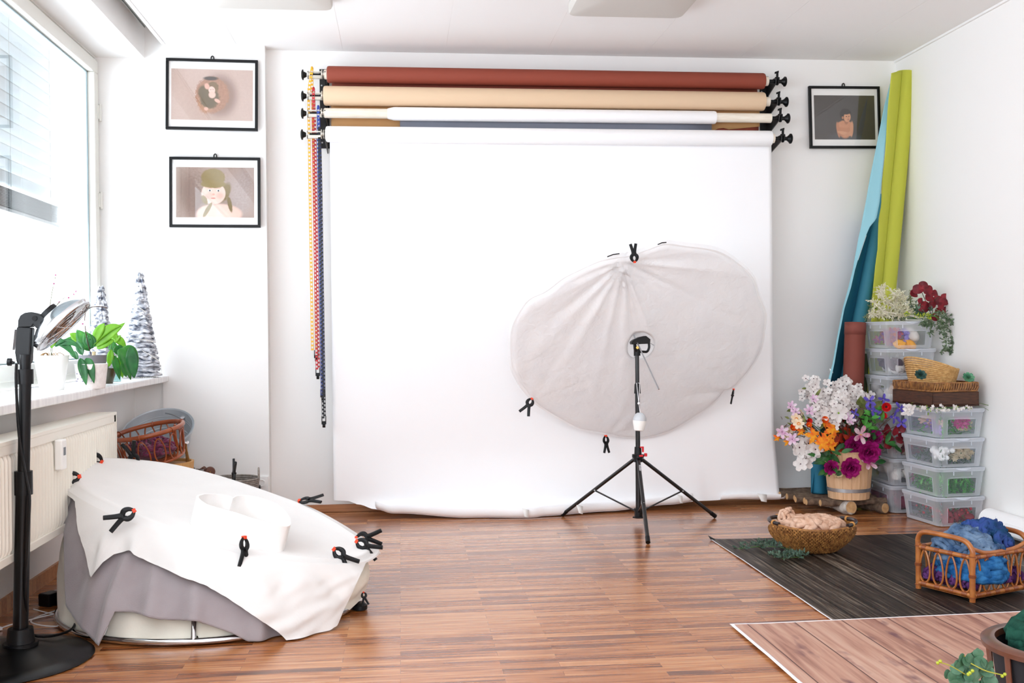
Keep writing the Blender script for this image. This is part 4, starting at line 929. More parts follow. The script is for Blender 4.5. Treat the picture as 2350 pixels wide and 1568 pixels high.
# ================================================================ storage boxes
frost=plastic('frosted_plastic',.24,'#f2f5fc'); clear=plastic('clear_plastic',.03,'#dfe6f2',.15); lidm=plastic('lid_plastic',.45,'#e9eef7')
BW,BD,BH=.262,.35,.150                       # bottom size and height of a box body
def storage_box():
    t=thing('storage_box',(0,0,0),'x','storage box')
    zt=.140
    def ring(z,gr,c=.035,n=5):
        hw,hd=BW/2+gr,BD/2+gr; o=[]
        for sx_,sy_,a0 in((1,1,0),(-1,1,90),(-1,-1,180),(1,-1,270)):
            for k in range(n+1): a=math.radians(a0+90*k/n); o.append(V((sx_*(hw-c)+c*cos(a),sy_*(hd-c)+c*sin(a),z)))
        return o
    f=MB(); zs=[(.003,0),(.020,.002),(.098,.010),(.102,.0105),(.122,.013),(zt,.0155)]
    rs=[ring(z,g) for z,g in zs]; n=len(rs[0])
    for r_ in rs: f.v+=r_
    for j in range(len(rs)-1):
        for i in range(n):
            straight=(i%6==5); f.f.append((j*n+i,j*n+(i+1)%n,(j+1)*n+(i+1)%n,(j+1)*n+i)); f.m.append(0)
    f.f.append(tuple(range(n))[::-1]); f.m.append(0)
    # clearer windows pressed into the four sides
    f2=MB(); f2.m=[]; keep=[]
    body=MB(); body.v=list(f.v)
    for q_,mm in zip(f.f,f.m):
        if len(q_)==4 and (q_[0]%n)%6==5 and q_[0]//n==1:
            a,b,c,d=[f.v[i] for i in q_]; u0,u1=.08,.92
            A,B,Cc,Dd=a.lerp(b,u0),a.lerp(b,u1),d.lerp(c,u1-.015),d.lerp(c,u0+.015)
            o=len(body.v); body.v+=[A,B,Cc,Dd]
            body.f+=[(q_[0],o,o+3,q_[3]),(o+1,q_[1],q_[2],o+2)]; body.m+=[0,0]
            body.f.append((o,o+1,o+2,o+3)); body.m.append(1)
            keep.append((A,B,Cc,Dd))
        else: body.f.append(q_); body.m.append(0)
    body.build('body',[frost,clear],t,local=True,autosm=50)
    rb_=MB()
    for A,B,Cc,Dd in keep:
        nn=(B-A).cross(Dd-A).normalized()*.0006
        rb_.tube([A+nn,Dd+nn,Dd.lerp(Cc,.1)+V((0,0,.004))+nn,Dd.lerp(Cc,.5)+V((0,0,.006))+nn,Dd.lerp(Cc,.9)+V((0,0,.004))+nn,Cc+nn,B+nn],.0010,5)
    rb_.build('moulded_rib',lidm,t,local=True)
    l=MB(); lr_=[ring(zt-.006,.018),ring(zt+.002,.020),ring(zt+.010,.0205),ring(zt+.014,.016),ring(zt+.014,.004),ring(zt+.009,-.002)]
    for r_ in lr_: l.v+=r_
    for j in range(len(lr_)-1):
        for i in range(n): l.f.append((j*n+i,j*n+(i+1)%n,(j+1)*n+(i+1)%n,(j+1)*n+i)); l.m.append(0)
    l.f.append(tuple(range((len(lr_)-1)*n,len(lr_)*n))); l.m.append(0)
    lo=l.build('lid',lidm,t,local=True,autosm=30)
    for sy_ in(-1,1):
        y=sy_*(BD/2+.020); g=MB(); pts=[V((x,y,zt+.012-.010*(1-(x/.045)**2) )) for x in [-.045+.009*k for k in range(11)]]
        g.v=[V((p.x,y,zt+.013)) for p in pts]+[V((p.x,y+sy_*.010*(1-(p.x/.047)**2),p.z-.003)) for p in pts]
        for k in range(10): g.f.append((k,k+1,12+k,11+k)); g.m.append(0)
        g.build('lid_tab',lidm,t,local=True,solid=.002)
    for sy_ in(-1,1):
        for x in(-.055,.055): MB().cbox((x,sy_*(BD/2+.0165),zt-.012),(.004,.004,.026)).build('clip_rib',lidm,t,local=True,smooth=False)
    for sx_ in(-1,1):
        for y in(-.08,.08): MB().cbox((sx_*(BW/2+.0165),y,zt-.012),(.004,.004,.026)).build('clip_rib',lidm,t,local=True,smooth=False)
    return t
box0=storage_box()
fx,fy=3.050,5.735; bx,by=3.022,6.178
pitch=.1625
flab=['storage box with red berries and fir greenery, bottom of the front stack','storage box packed with bright green grass, second from bottom of the front stack','storage box with white cotton and beige buds, third of the front stack','storage box with pink and purple blossoms, top of the front stack under the tray']
blab=['storage box with dark red fabric, bottom of the back stack beside the bucket','storage box with white fluff and pink packet, second from bottom of the back stack','storage box with red petals, third from bottom of the back stack','frosted storage box, middle of the back stack behind the blue flowers','storage box with cream shell shapes, directly under the brown rope basket level','storage box with beige folded cloths, second from top of the back stack','storage box with yellow cloth and lilac flowers, topmost of the back stack']
boxes=[]
for i in range(4):
    o=box0 if i==0 else dup(box0)
    o.matrix_world=Matrix.Translation((fx+.002*(i%2),fy,.001+pitch*i))@Matrix.Rotation(math.radians(4.5),4,'Z')@Matrix.Diagonal((1,1,1.055,1)); o['label']=flab[i]; o['category']='storage box'; boxes.append(o)
for i in range(7):
    o=dup(box0); o.matrix_world=Matrix.Translation((bx+.003*(i%2)-(.006 if i>3 else 0),by,.001+.1625*i))@Matrix.Rotation(math.radians(-2 if i<4 else -4),4,'Z')@Matrix.Diagonal((1,1,1.055,1)); o['label']=blab[i]; boxes.append(o)
# ---------------------------------------------------------------- leaves and flowers
def leafgeo(f,base,d,nrm_,L,w,bend=.25,n=5,fold=.25,tipw=.0,mid=.45,rnd=0):
    d=V(d).normalized(); nn=V(nrm_); nn=(nn-nn.dot(d)*d)
    if nn.length<1e-4: nn=frame(d)[0]
    nn.normalize(); s_=d.cross(nn); o=len(f.v)
    for i in range(n+1):
        t=i/n; wd=w*.5*max(tipw,(sin(PI*min(1,t**(math.log(.5)/math.log(mid))))**.8)) if 0<t<1 else w*.03
        if rnd: wd=w*.5*(.12,.55,.92,1,.62)[min(4,round(t*4))]
        c=base+d*L*t*(1 if t<1 else 1)-nn*bend*L*t*t
        f.v+= [c-s_*wd+nn*fold*wd,c,c+s_*wd+nn*fold*wd]
    for i in range(n):
        a=o+i*3; f.f+=[(a,a+1,a+4,a+3),(a+1,a+2,a+5,a+4)]; f.m+=[f.k,f.k]
def rdir(r): 
    while 1:
        p=V((r.uniform(-1,1),r.uniform(-1,1),r.uniform(-1,1)))
        if .05<p.length<1: return p.normalized()
def blossom(f,c,d,R_,n=5,cup=.5,w=.75,bend=.2,rot=0,layers=1):
    a,b=frame(V(d).normalized()); d=V(d).normalized()
    for l in range(layers):
        for k in range(n):
            t=2*PI*(k+.5*l)/n+rot; out=a*cos(t)+b*sin(t); dd=(out*(1-cup*(1+.35*l)*.6)+d*cup*(1+.4*l)).normalized()
            leafgeo(f,c,dd,d-out*.3,R_*(1-.18*l),R_*w,bend,4,.3,0,.6,rnd=1)
petal_w=leaf_mat('white_petal','#f4f1ee','#e6dedb',.6); petal_p=leaf_mat('pink_petal','#e6b9dd','#f7eef3',.6,60); petal_c=leaf_mat('cream_petal','#f2dcb8','#f7ead2',.6); petal_o=leaf_mat('orange_petal','#e8501c','#f0701e',.6)
petal_v=leaf_mat('violet_petal','#5a4bb8','#7c6bd6',.6); petal_r=leaf_mat('red_petal','#d31a22','#ee2c2c',.6); petal_m=leaf_mat('magenta_petal','#8a1058','#c4268c',.5,50); petal_l=leaf_mat('lily_petal','#f3e3e6','#c23a7d',.6,22)
maple_o=leaf_mat('maple_orange','#ea5a0a','#fbb320',.6,34); maple_r=leaf_mat('maple_red','#7a1c10','#c23a12',.6,25)
leafg=leaf_mat('leaf_green','#1f4a2a','#3d7a35',.4,20); leafl=leaf_mat('leaf_lime','#6f8f2a','#93b53a',.5,20); olive=leaf_mat('leaf_olive','#5f6a35','#87904e',.5); euc=leaf_mat('eucalyptus_green','#55705e','#7c9480',.6,40); eucd=leaf_mat('eucalyptus_dark','#2f5a48','#4f7a5c',.5,40); bur=leaf_mat('burgundy_leaf','#5c0f1c','#961f2c',.5,25)
stemb=mat('stem_brown','#4a352c',.8); stemg=mat('stem_green','#4f7a34',.7); yellow=mat('stamen_yellow','#f0c22e',.7); core_d=mat('dark_core','#4b2430',.8); lightst=mat('pale_stem','#ece8dc',.8)
mouth=bc+V((0,0,hB-.03))
def stem_to(f,p,r=.0022,spread=.6):
    m0=mouth+V(((p.x-mouth.x)*.25,(p.y-mouth.y)*.25,0)); m0.x=max(min(m0.x,mouth.x+.09),mouth.x-.09); m0.y=max(min(m0.y,mouth.y+.09),mouth.y-.09)
    mid=m0.lerp(p,.5)+V((0,0,.03)); f.tube(spline([m0-V((0,0,.12)),m0,mid,p],4),r,5)
rf=random.Random(11)
def flower(kind,px,py,Y,lab,grp=None,size=1,dirn=None,**k):
    size*=1.3
    p=at(px,py,Y=Y); t=thing('artificial_flower',p,lab,'flower',grp); d=(V(dirn) if dirn else V((rf.uniform(-.5,.3),-1,rf.uniform(-.1,.6)))).normalized()
    s_=MB(); stem_to(s_,p-d*.006); s_.build('stem',stemg if kind in('poppy','peony') else stemb,t)
    f=MB()
    if kind=='magnolia': blossom(f,p,d,.034*size,6,.55,.42,.1,rf.random()*3); blossom(f,p,d,.026*size,3,1.1,.5,0,1); f.build('petals',petal_p,t); MB().ball(p+d*.004,.0045,8).build('calyx',core_d,t)
    elif kind=='narcissus': blossom(f,p,d,.026*size,6,.25,.62,.1,rf.random()*3); f.build('petals',petal_c,t); MB().lathe([(.005,0),(.008,.008),(.0095,.012)],p,12,d,cap=False).build('trumpet',mat('narcissus_trumpet','#f3a93a',.6),t)
    elif kind=='poppy': blossom(f,p,d,.03*size,5,.6,.95,-.1,0,2); f.build('petals',petal_r,t); MB().ball(p+d*.006,.007*size,10).build('flower_heart',mat('poppy_heart','#2b120f',.8),t)
    elif kind=='orange': blossom(f,p,d,.028*size,6,.6,.8,-.1,0,2); f.build('petals',petal_o,t); MB().ball(p+d*.004,.005,8).build('flower_heart',yellow,t)
    elif kind=='iris': blossom(f,p,d,.03*size,4,.5,.5,.4,rf.random()*3); blossom(f,p,d,.022*size,3,1.3,.5,0,1); f.build('petals',petal_v,t); MB().ball(p+d*.003,.0035,8).build('stamen',yellow,t)
    elif kind=='lily': blossom(f,p,d,.044*size,5,.35,.5,.15,rf.random()*3); f.build('petals',petal_l,t); MB().tube([p,p+d*.018],.0025,6).build('stamen',yellow,t)
    elif kind=='white': blossom(f,p,d,.044*size,6,.35,.6,.15,rf.random()*3); f.build('petals',petal_w,t); MB().ball(p+d*.004,.006,8).build('flower_heart',leafl,t)
    elif kind=='peony':
        for L_,(n,cup,sc) in enumerate(((7,.15,1),(7,.45,.95),(7,.8,.85),(6,1.2,.7),(6,2.0,.55),(5,3.5,.42))): blossom(f,p-d*.004+d*.003*L_,d,.048*size*sc,n,cup,.75,-.25,L_*.7)
        for v_ in f.v: v_ += d*0 + V((ns(v_*40,1,1),ns(v_*40,1,2),ns(v_*40,1,3)))*.003
        f.build('petals',petal_m,t); MB().ball(p+d*.012,.012*size,10).build('flower_heart',mat('peony_heart','#5d0a3c',.7),t)
        g=MB()
        for a_ in range(3): q_=rdir(rf); q_.y=abs(q_.y)*.2; leafgeo(g,p-d*.01,(q_+V((0,-.2,-.3))),V((0,-1,.3)),.065*size,.026*size,.3)
        g.build('leaves',leafg,t)
    elif kind=='maple':
        for j in range(k.get('n',1)):
            c=p; dn=d; a_,b_=frame(dn); r0_=rf.random()*6; S=.056*size; out=[]
            pts=[]
            for q_ in range(5):
                th=r0_+PI*2*(q_-2)/5.6; Lq=(1,.9,.9,.62,.62)[(0,1,4,2,3).index(q_)] if False else (.62,.92,1,.92,.62)[q_]
                for dth,rr in((-.52,.36),(-.36,.66*Lq),(-.27,.60*Lq),(-.17,.80*Lq),(-.11,.72*Lq),(0,1.0*Lq),(.11,.72*Lq),(.17,.80*Lq),(.27,.60*Lq),(.36,.66*Lq)): pts.append((th+dth,rr))
            pts.append((r0_+PI,.12))
            o=len(f.v); f.v.append(c+dn*.006)
            for th,rr in pts: f.v.append(c+(a_*cos(th)+b_*sin(th))*S*rr-dn*(.014*rr*rr)+dn*.004*ns((th*2,rr,j),1,5))
            n=len(pts)
            for q_ in range(n): f.f.append((o,o+1+q_,o+1+(q_+1)%n)); f.m.append(0)
        f.build('leaf_blade',maple_r if k.get('dark') else maple_o,t)
    return t
# white blossom twigs
def twig(px0,py0,pts,Y,lab,grp,sz=.02,petal=None,nb=5,spr=.035,pd=.6):
    e=at(*pts[-1],Y=Y); t=thing('blossom_branch',e,lab,'artificial branch',grp); s_=MB()
    P_=[at(x,y,Y=Y+.0) for x,y in pts]; m0=mouth+V(((P_[0].x-mouth.x)*.3,(P_[0].y-mouth.y)*.3,-.1)); m0.x=max(min(m0.x,mouth.x+.08),mouth.x-.08)
    line=spline([m0,m0+V((0,0,.1))]+P_,5); s_.tube(line,.002,5); cs=[]
    for k in range(nb*len(P_)):
        c=P_[k%len(P_)]+V((rf.gauss(0,spr),rf.gauss(0,spr*.7),rf.gauss(0,spr*.8))); cs.append(c)
        s_.tube([P_[k%len(P_)],P_[k%len(P_)].lerp(c,.5)+V((0,0,.006)),c],.0012,4)
    s_.build('twig',stemb,t)
    for c in cs:
        f=MB(); d=V((rf.uniform(-.7,.7),-1,rf.uniform(-.3,.9))); blossom(f,c,d,sz*rf.uniform(.85,1.2),5,.3,.75,.1,rf.random()*3); f.k=1; f.ball(c+d.normalized()*.0022,sz*.13,6); f.build('blossom',[petal or petal_w,core_d],t)
    return t
Yb=6.08
for i,(pts,Y) in enumerate((([(1895,930),(1880,905),(1868,885)],6.12),([(1905,925),(1905,895)],6.15),([(1920,930),(1935,900),(1945,880)],6.12),([(1930,950),(1950,920),(1972,898)],6.08),([(1925,965),(1955,945),(1980,915)],6.05),([(1890,955),(1880,935)],6.02),([(1910,960),(1905,940)],5.98),([(1900,950),(1925,915)],6.05),([(1930,940),(1930,925)],5.98))):
    twig(0,0,pts,Y,'twig of small white blossoms with dark centres crowning the bucket bouquet','white blossom twigs',.026,None,10,.028)
for i,(pts,Y) in enumerate((([(1850,1020),(1830,1035)],6.0),([(1862,1040),(1846,1062)],5.98))):
    twig(0,0,pts,Y,['twig of pinkish white magnolias low on the bouquet\'s left','lowest drooping twig of white magnolias left of the bucket'][i],None,.040,petal_w,3,.02)
twig(0,0,[(1840,960),(1812,985),(1795,995)],6.1,'twig with buds reaching farthest left from the bouquet',None,.022,petal_c,3,.024)
twig(0,0,[(1870,915),(1862,900)],6.22,'faded grey twig at the bouquet\'s upper left behind the white blossoms',None,.022,petal_w,5,.032)
FL=[('magnolia',1814,934,6.08,'pale pink magnolia, uppermost at the bouquet\'s left edge',.9),('magnolia',1826,946,6.05,'pale pink magnolia just under the uppermost left one',.8),('magnolia',1857,945,6.0,'slender pale pink magnolia between narcissus and white blossoms',1),('magnolia',1866,917,6.0,'pink magnolia at the left edge of the white blossoms',.75),('magnolia',1794,991,6.05,'pale pink magnolia farthest left in the bouquet',1.1),('magnolia',1818,1009,6.0,'pale pink magnolia beside a yellow leaf, left in the bouquet',1.05),('magnolia',1946,965,5.93,'lilac magnolia in the middle of the bouquet under the white blossoms',1.05),
('narcissus',1826,961,6.02,'cream narcissus, upper of the two',1),('narcissus',1833,973,5.98,'cream narcissus, lower of the two with orange trumpet',1),
('orange',1817,984,6.02,'orange flower beside the narcissus at the bouquet\'s left',.9),('orange',1856,978,5.98,'small orange flower left of the maple leaves',.7),('poppy',1853,966,6.03,'small deep red flower between narcissus and orange leaves',.75),('orange',1890,965,5.97,'orange flower just below the white blossoms',.9),
('iris',1995,922,5.98,'violet iris nearest the white blossoms',1),('iris',2027,918,5.98,'violet iris above the red poppy',.9),('iris',2000,943,5.95,'violet iris below and left of the red poppy',1.1),('iris',2064,938,5.84,'deep violet iris farthest right, beside the storage box',1),('iris',2050,958,5.86,'light violet iris below the right-most one',.9),('iris',2068,972,5.85,'lowest violet iris hanging before the storage box',.9),('iris',1960,949,5.95,'dark violet iris at the lower edge of the white blossoms',.8),('iris',2012,952,5.96,'violet iris between the two red poppies',.8),
('poppy',2034,934,5.92,'large red poppy right in the bouquet',1.05),('poppy',2026,956,5.93,'smaller red poppy under the large one',.7),
('lily',1974,998,5.93,'white and pink lily right of the maple leaves',1.0),('lily',1994,1062,5.95,'white and pink lily at the bucket rim under the peonies',.95),('white',1924,948,5.93,'large white flower with green heart at the bouquet\'s middle',1.0),
('peony',1958,1022,5.99,'dark magenta peony left of the largest one',1.05),('peony',1992,1036,5.95,'largest dark magenta peony over the bucket rim',1.15),('peony',1906,1072,5.96,'small magenta peony bud hanging at the bucket\'s left front',.75),('peony',1950,1072,5.95,'magenta peony hanging at the bucket\'s front',1.05),('peony',2006,1004,6.0,'magenta peony behind the pink lily',.8),
('maple',1913,984,5.95,'orange maple leaf, topmost of the maple leaves',1.05),('maple',1870,1000,5.96,'orange maple leaf, leftmost of the maple leaves',.95),('maple',1898,1006,5.93,'yellow-orange maple leaf in the middle of the bouquet',1.1),('maple',1884,1020,5.92,'orange maple leaf, lowest left of the maple leaves',.95),('maple',1904,1026,5.93,'orange maple leaf above the bucket rim',.9),('maple',1841,991,6.0,'small yellow maple leaf below the narcissus',.6),('maple',1786,1006,6.05,'small yellow maple leaf at the far left',.5),('maple',1808,1014,6.03,'small yellow maple leaf among the left magnolias',.45),('maple',1893,967,6.0,'orange-red maple leaf under the white blossoms',.7)]
for kd,x,y,Y,lb,s_ in FL: flower(kd,x,y,Y-.0,lb,None,s_,dirn=((rf.uniform(-.3,.3),-1,.25) if kd=='maple' else ((-.1,-1,-.1) if kd=='peony' else None)))
for i,(x,y) in enumerate(((1925,1010),(1935,1030),(1910,1045),(1948,1000),(1895,1040),(1930,985),(1945,985))): flower('maple',x,y,6.0+.01*i,'dark red maple leaf deep among the orange ones above the bucket',grp='dark red maple leaves',size=1.0,dark=True)
def spray(name,px,py,Y,lab,mt,n,L,w,spread,cat='artificial foliage',toward=None,seed=1,stem=True,grp=None,up=.3):
    r_=random.Random(seed); p=at(px,py,Y=Y); t=thing(name,p,lab,cat,grp); s_=MB(); stem_to(s_,p,.002); s_.build('stem',stemg,t); f=MB()
    for k in range(n):
        b=p+V((r_.gauss(0,spread),r_.gauss(0,spread*.6),r_.gauss(0,spread))); d=rdir(r_); d.y=-abs(d.y)*.5; d.z+=up*r_.random(); leafgeo(f,b,d,V((0,-1,.4)),L*r_.uniform(.7,1.2),w*r_.uniform(.8,1.2),.3)
    f.build('leaves',mt,t); return t
spray('leaf_spray',1982,938,6.0,'broad olive leaves between white blossoms and violet irises',olive,9,.07,.034,.022,seed=2)
spray('leaf_spray',2004,968,5.95,'bright green leaves below the red poppies',leaf_mat('leaf_fresh','#3f8a2f','#5fae4a',.5,20),20,.05,.022,.035,seed=3)
spray('leaf_spray',1902,1050,5.97,'dark green peony leaves along the bucket\'s front rim',leafg,20,.07,.026,.04,seed=4,up=-.2)
spray('leaf_spray',2018,1020,5.98,'dark green peony leaves right of the largest peony',leafg,14,.065,.026,.04,seed=5)
spray('leaf_spray',1860,965,6.08,'pale twigs and olive leaves at the bouquet\'s left',olive,22,.045,.016,.06,seed=6)
spray('leaf_spray',2040,1000,5.97,'dark burgundy round leaves right of the peonies before the boxes',bur,12,.055,.045,.035,seed=7)
spray('leaf_spray',1975,970,6.03,'brown-purple wispy stems in the middle of the bouquet',mat('plum_stem','#5c3648',.8),60,.06,.006,.05,seed=8)
spray('leaf_spray',1925,985,6.06,'deep red-brown leaf mass filling the middle of the bouquet behind the maple leaves',maple_r,40,.06,.035,.05,seed=11)
spray('leaf_spray',1960,1000,6.08,'dark green leaf mass filling the bucket mouth behind the peonies',leafg,34,.06,.026,.055,seed=12)
spray('leaf_spray',1830,985,6.1,'tangle of thin brown buds and twigs at the bouquet\'s far left',mat('bud_brown','#6a4a3c',.8),60,.05,.004,.045,seed=13)
# ---------------------------------------------------------------- things inside the boxes
def inbox(kind,st_,lvl,name,lab,cat,mt,n=60,L=.05,w=.012,seed=1,zr=(.02,.10),xr=(-.9,.9),yr=(-.9,.9),r=.012,grp=None):
    cx_,cy_,rot=(fx,fy,4.5) if st_=='f' else (bx,by,-3); z0=.008+pitch*lvl; r_=random.Random(seed); rr=math.radians(rot)
    def loc(u,v,z): x=u*(BW/2-.016); y=v*(BD/2-.016); return V((cx_+x*cos(rr)-y*sin(rr),cy_+x*sin(rr)+y*cos(rr),z0+z))
    f=MB()
    for k in range(n):
        p=loc(r_.uniform(*xr),r_.uniform(*yr),r_.uniform(*zr))
        if kind=='leaf':
            d=rdir(r_); d.z=d.z*.5+.3; e=p+d*L; l=loc(0,0,0)
            ok=abs((e-l).x)<BW/2-.004 and abs((e-l).y)<BD/2-.004 and e.z<z0+.125
            leafgeo(f,p,d,V((0,0,1)),L if ok else L*.4,w,.2,4)
        elif kind=='ball': f.ball(p,r*r_.uniform(.7,1.2),8)
        elif kind=='blossom': blossom(f,p,V((r_.uniform(-1,.2),-1,r_.uniform(-.3,.8))),L*r_.uniform(.7,1.1),6,.4,.5,.1)
        elif kind=='cloth':
            sd=r_.random()*9; c=p; R_=r; 
            f.lathe([(R_*sin(PI*i/7)+1e-4,-R_*.6*cos(PI*i/7)) for i in range(8)],c,14,rdir(r_),1,1,False,lambda i,t,sd=sd:R_*.35*ns((cos(t)*1.6+sd,sin(t)*1.6,i*.5),1,3))
    return one(f,name,mt,lab,cat,grp,autosm=0)
def stuff(o): o['kind']='stuff'; return o
gr1=leaf_mat('plastic_grass','#2f9a3a','#6ccc55',.5,30); 
stuff(inbox('leaf','f',1,'artificial_grass','dense green artificial grass inside the second lowest front box','artificial grass',gr1,1300,.055,.012,2,(.0,.105),(-.95,.95),(-.95,.95)))
inbox('leaf','f',0,'fir_garland','dark green fir sprigs inside the lowest front box','artificial greenery',leaf_mat('fir','#23502c','#5b8a3a',.6,30),520,.05,.006,3,(.0,.09))['kind']='stuff'
inbox('ball','f',0,'red_berries','cluster of red berries inside the lowest front box','artificial berries',mat('berry_red','#c2142c',.3),70,r=.008,seed=4,zr=(.02,.08))['kind']='stuff'
inbox('cloth','f',0,'red_ribbon','crumpled dark red ribbon on the floor of the lowest front box','ribbon',mat('ribbon_red','#8a1428',.6),16,r=.03,seed=5,zr=(.02,.05),xr=(-.6,.85),yr=(-.85,-.3))
inbox('leaf','f',2,'fern_sprigs','dark blue-green fern sprigs inside the third front box','artificial greenery',leafg,520,.05,.007,6,(.0,.07))['kind']='stuff'
inbox('ball','f',2,'cotton_bolls','white cotton bolls inside the third front box','cotton bolls',mat('cotton','#f7f5f2',.9),26,r=.018,seed=7,zr=(.04,.09),xr=(-.85,-.2),yr=(-.9,-.1))['kind']='stuff'
inbox('blossom','f',2,'dried_buds','beige dried buds inside the third front box','dried buds',leaf_mat('dried_bud','#d9c8a8','#bfa882',.7),90,.018,seed=8,zr=(.03,.09),xr=(-.2,.8),yr=(-.9,-.5))['kind']='stuff'
inbox('leaf','f',3,'green_leaves','bright green leaves inside the top front box','artificial greenery',gr1,260,.05,.012,9,(.0,.08))['kind']='stuff'
inbox('blossom','f',3,'pink_blossom','pink and magenta blossom cluster inside the top front box','artificial flower',leaf_mat('hotpink','#b8327c','#d45a9a',.5),7,.034,seed=10,zr=(.05,.09),xr=(-.2,.5),yr=(-.85,-.6))
inbox('blossom','f',3,'purple_blossom','purple blossom at the left window of the top front box','artificial flower',leaf_mat('purplep','#8a62b8','#a98ad0',.5),6,.032,seed=11,zr=(.03,.07),xr=(-.8,-.6),yr=(-.8,0))
inbox('blossom','f',3,'peach_peony','peach-pink ruffled blossoms in the top front box','artificial flower',leaf_mat('peachp','#e0a89c','#f0cdbd',.5),8,.03,seed=12,zr=(.06,.09),xr=(-.8,-.5),yr=(-.6,.3))
inbox('blossom','f',3,'dried_buds','beige buds at the right window of the top front box','dried buds',MC['dried_bud'],20,.013,seed=13,zr=(.03,.09),xr=(.3,.85),yr=(-.9,-.7))['kind']='stuff'
cw=mat('cloth_beige','#d9c2ae',.9,col2='#c9b09c',nscale=20); cwh=mat('cloth_offwhite','#ece6df',.9,col2='#ddd4cc',nscale=12); cyl_=mat('cloth_yellow','#f0a928',.85); clil=leaf_mat('lilacp','#a394e0','#bfb4ee',.6)
inbox('cloth','b',0,'red_fabric','dark crimson fabric folded in the lowest back box','fabric',mat('crimson_fabric','#6d1234',.85),16,r=.045,seed=21,zr=(.04,.08))
inbox('cloth','b',1,'white_fluff','white fluffy fleece inside the second lowest back box','fleece',cwh,20,r=.034,seed=22,zr=(.04,.09),xr=(-.8,.3))
inbox('cloth','b',1,'pink_packet','magenta packet in the second lowest back box','packet',mat('magenta_cloth','#a8285a',.6),5,r=.04,seed=23,zr=(.04,.06),xr=(.1,.7),yr=(-.7,-.5))
inbox('blossom','b',2,'red_petals','red velvet petals inside the third back box','artificial petals',petal_r if False else bur,16,.045,seed=24,zr=(.03,.09),yr=(-.85,-.2))
inbox('cloth','b',2,'pale_fabric','pale peach fabric inside the third back box','fabric',cw,8,r=.04,seed=25,zr=(.035,.07))
inbox('cloth','b',3,'grey_fabric','pale grey fabric inside the middle back box','fabric',mat('cloth_grey','#8d8d98',.9),10,r=.04,seed=26,zr=(.035,.08))
inbox('cloth','b',4,'cream_fleece','cream fleece bundles inside the box behind the wooden tray','fleece',cwh,26,r=.036,seed=27,zr=(.03,.085))
inbox('cloth','b',4,'beige_wrap','beige round wrap inside the box behind the wooden tray','wrap',cw,2,r=.05,seed=28,zr=(.05,.07),xr=(-.5,-.4),yr=(-.5,-.3))
inbox('cloth','b',5,'folded_wraps','beige and cream wraps folded inside the second highest back box','wraps',cw,22,r=.032,seed=29,zr=(.03,.085),xr=(-.1,.8),yr=(-.8,0))
inbox('cloth','b',5,'white_wrap','white wrap beside a dark one in the second highest back box','wrap',cwh,12,r=.030,seed=30,zr=(.03,.06),xr=(-.8,-.2),yr=(-.8,.7))
inbox('cloth','b',5,'dark_wrap','dark plum wrap at the left in the second highest back box','wrap',mat('plum_cloth','#4c3444',.9),10,r=.032,seed=31,zr=(.05,.085),xr=(-.8,-.5),yr=(-.7,.7))
inbox('cloth','b',6,'yellow_cloth','bright yellow cloth on the floor of the topmost back box','cloth',cyl_,5,r=.036,seed=32,zr=(.012,.022),xr=(-.5,.2),yr=(-.8,-.6))
inbox('cloth','b',6,'white_pillow','white and cream soft pieces inside the topmost back box','pillow',cwh,12,r=.042,seed=33,zr=(.04,.085),xr=(.1,.75),yr=(-.65,.5))
inbox('blossom','b',6,'lilac_flower','lilac flower stem inside the topmost back box','artificial flower',clil,22,.014,seed=34,zr=(.03,.10),xr=(-.3,.0),yr=(-.85,-.6))
inbox('blossom','b',6,'purple_print_bag','purple and orange patterned pouch at the left of the topmost back box','pouch',leaf_mat('pouch_print','#c2603a','#8a4a9a',.6,40),26,.035,seed=35,zr=(.03,.09),xr=(-.85,-.55),yr=(-.8,.7))
# ---------------------------------------------------------------- on top of the front stack: tray, wicker tray, rope basket
zt=.001+pitch*3+.163+.002
rr_=math.radians(6); cxT,cyT=3.005,5.73
def LT(x,y,z): return V((cxT+x*cos(rr_)-y*sin(rr_),cyT+x*sin(rr_)+y*cos(rr_),zt+z))
dw=mat('dark_tray_wood','#351d11',.55,col2='#54301b',nscale=7,stretch=(3,3,30)); tdx,tdy,tz=.140,.20,.078; z1=.012
tr=thing('wooden_tray',LT(0,0,z1),'dark brown wooden tray on top of the front box stack','tray')
ex=V((cos(rr_),sin(rr_),0)); ey=V((-sin(rr_),cos(rr_),0)); ez=V((0,0,1))
f=MB()
f.obox(LT(0,0,z1+.006),ex*tdx,ey*tdy,ez*.006); f.build('tray_base',dw,tr,smooth=False)
for sx_,sy_ in((1,0),(-1,0),(0,1),(0,-1)):
    c=LT(sx_*(tdx-.006),sy_*(tdy-.006),z1+tz/2); MB().obox(c,ex*(tdx if sy_ else .006),ey*(.006 if sy_ else tdy),ez*tz/2).build('tray_side',dw,tr,smooth=False,bev=.002)
wick=mat('dark_wicker','#6e4426',.6,col2='#a8743e',nscale=40,bump=.4,bscale=80); wz=z1+tz+.002; wh=.048
wt_=thing('wicker_tray',LT(0,0,wz),'brown open-weave wicker tray on the dark wooden tray','tray')
f=MB(); f.obox(LT(0,0,wz+.004),ex*(tdx-.01),ey*(tdy-.01),ez*.004); f.build('woven_base',wick,wt_,smooth=False)
def rect(t_,gx,gy):                        # point on the outline
    P4=[(-gx,-gy),(gx,-gy),(gx,gy),(-gx,gy)]; Ls=[2*gx,2*gy,2*gx,2*gy]; s_=t_*sum(Ls)
    for k in range(4):
        if s_<=Ls[k]: a,b=P4[k],P4[(k+1)%4]; q_=s_/Ls[k]; return lerp(a[0],b[0],q_),lerp(a[1],b[1],q_)
        s_-=Ls[k]
    return P4[0]
f=MB(); nW=92
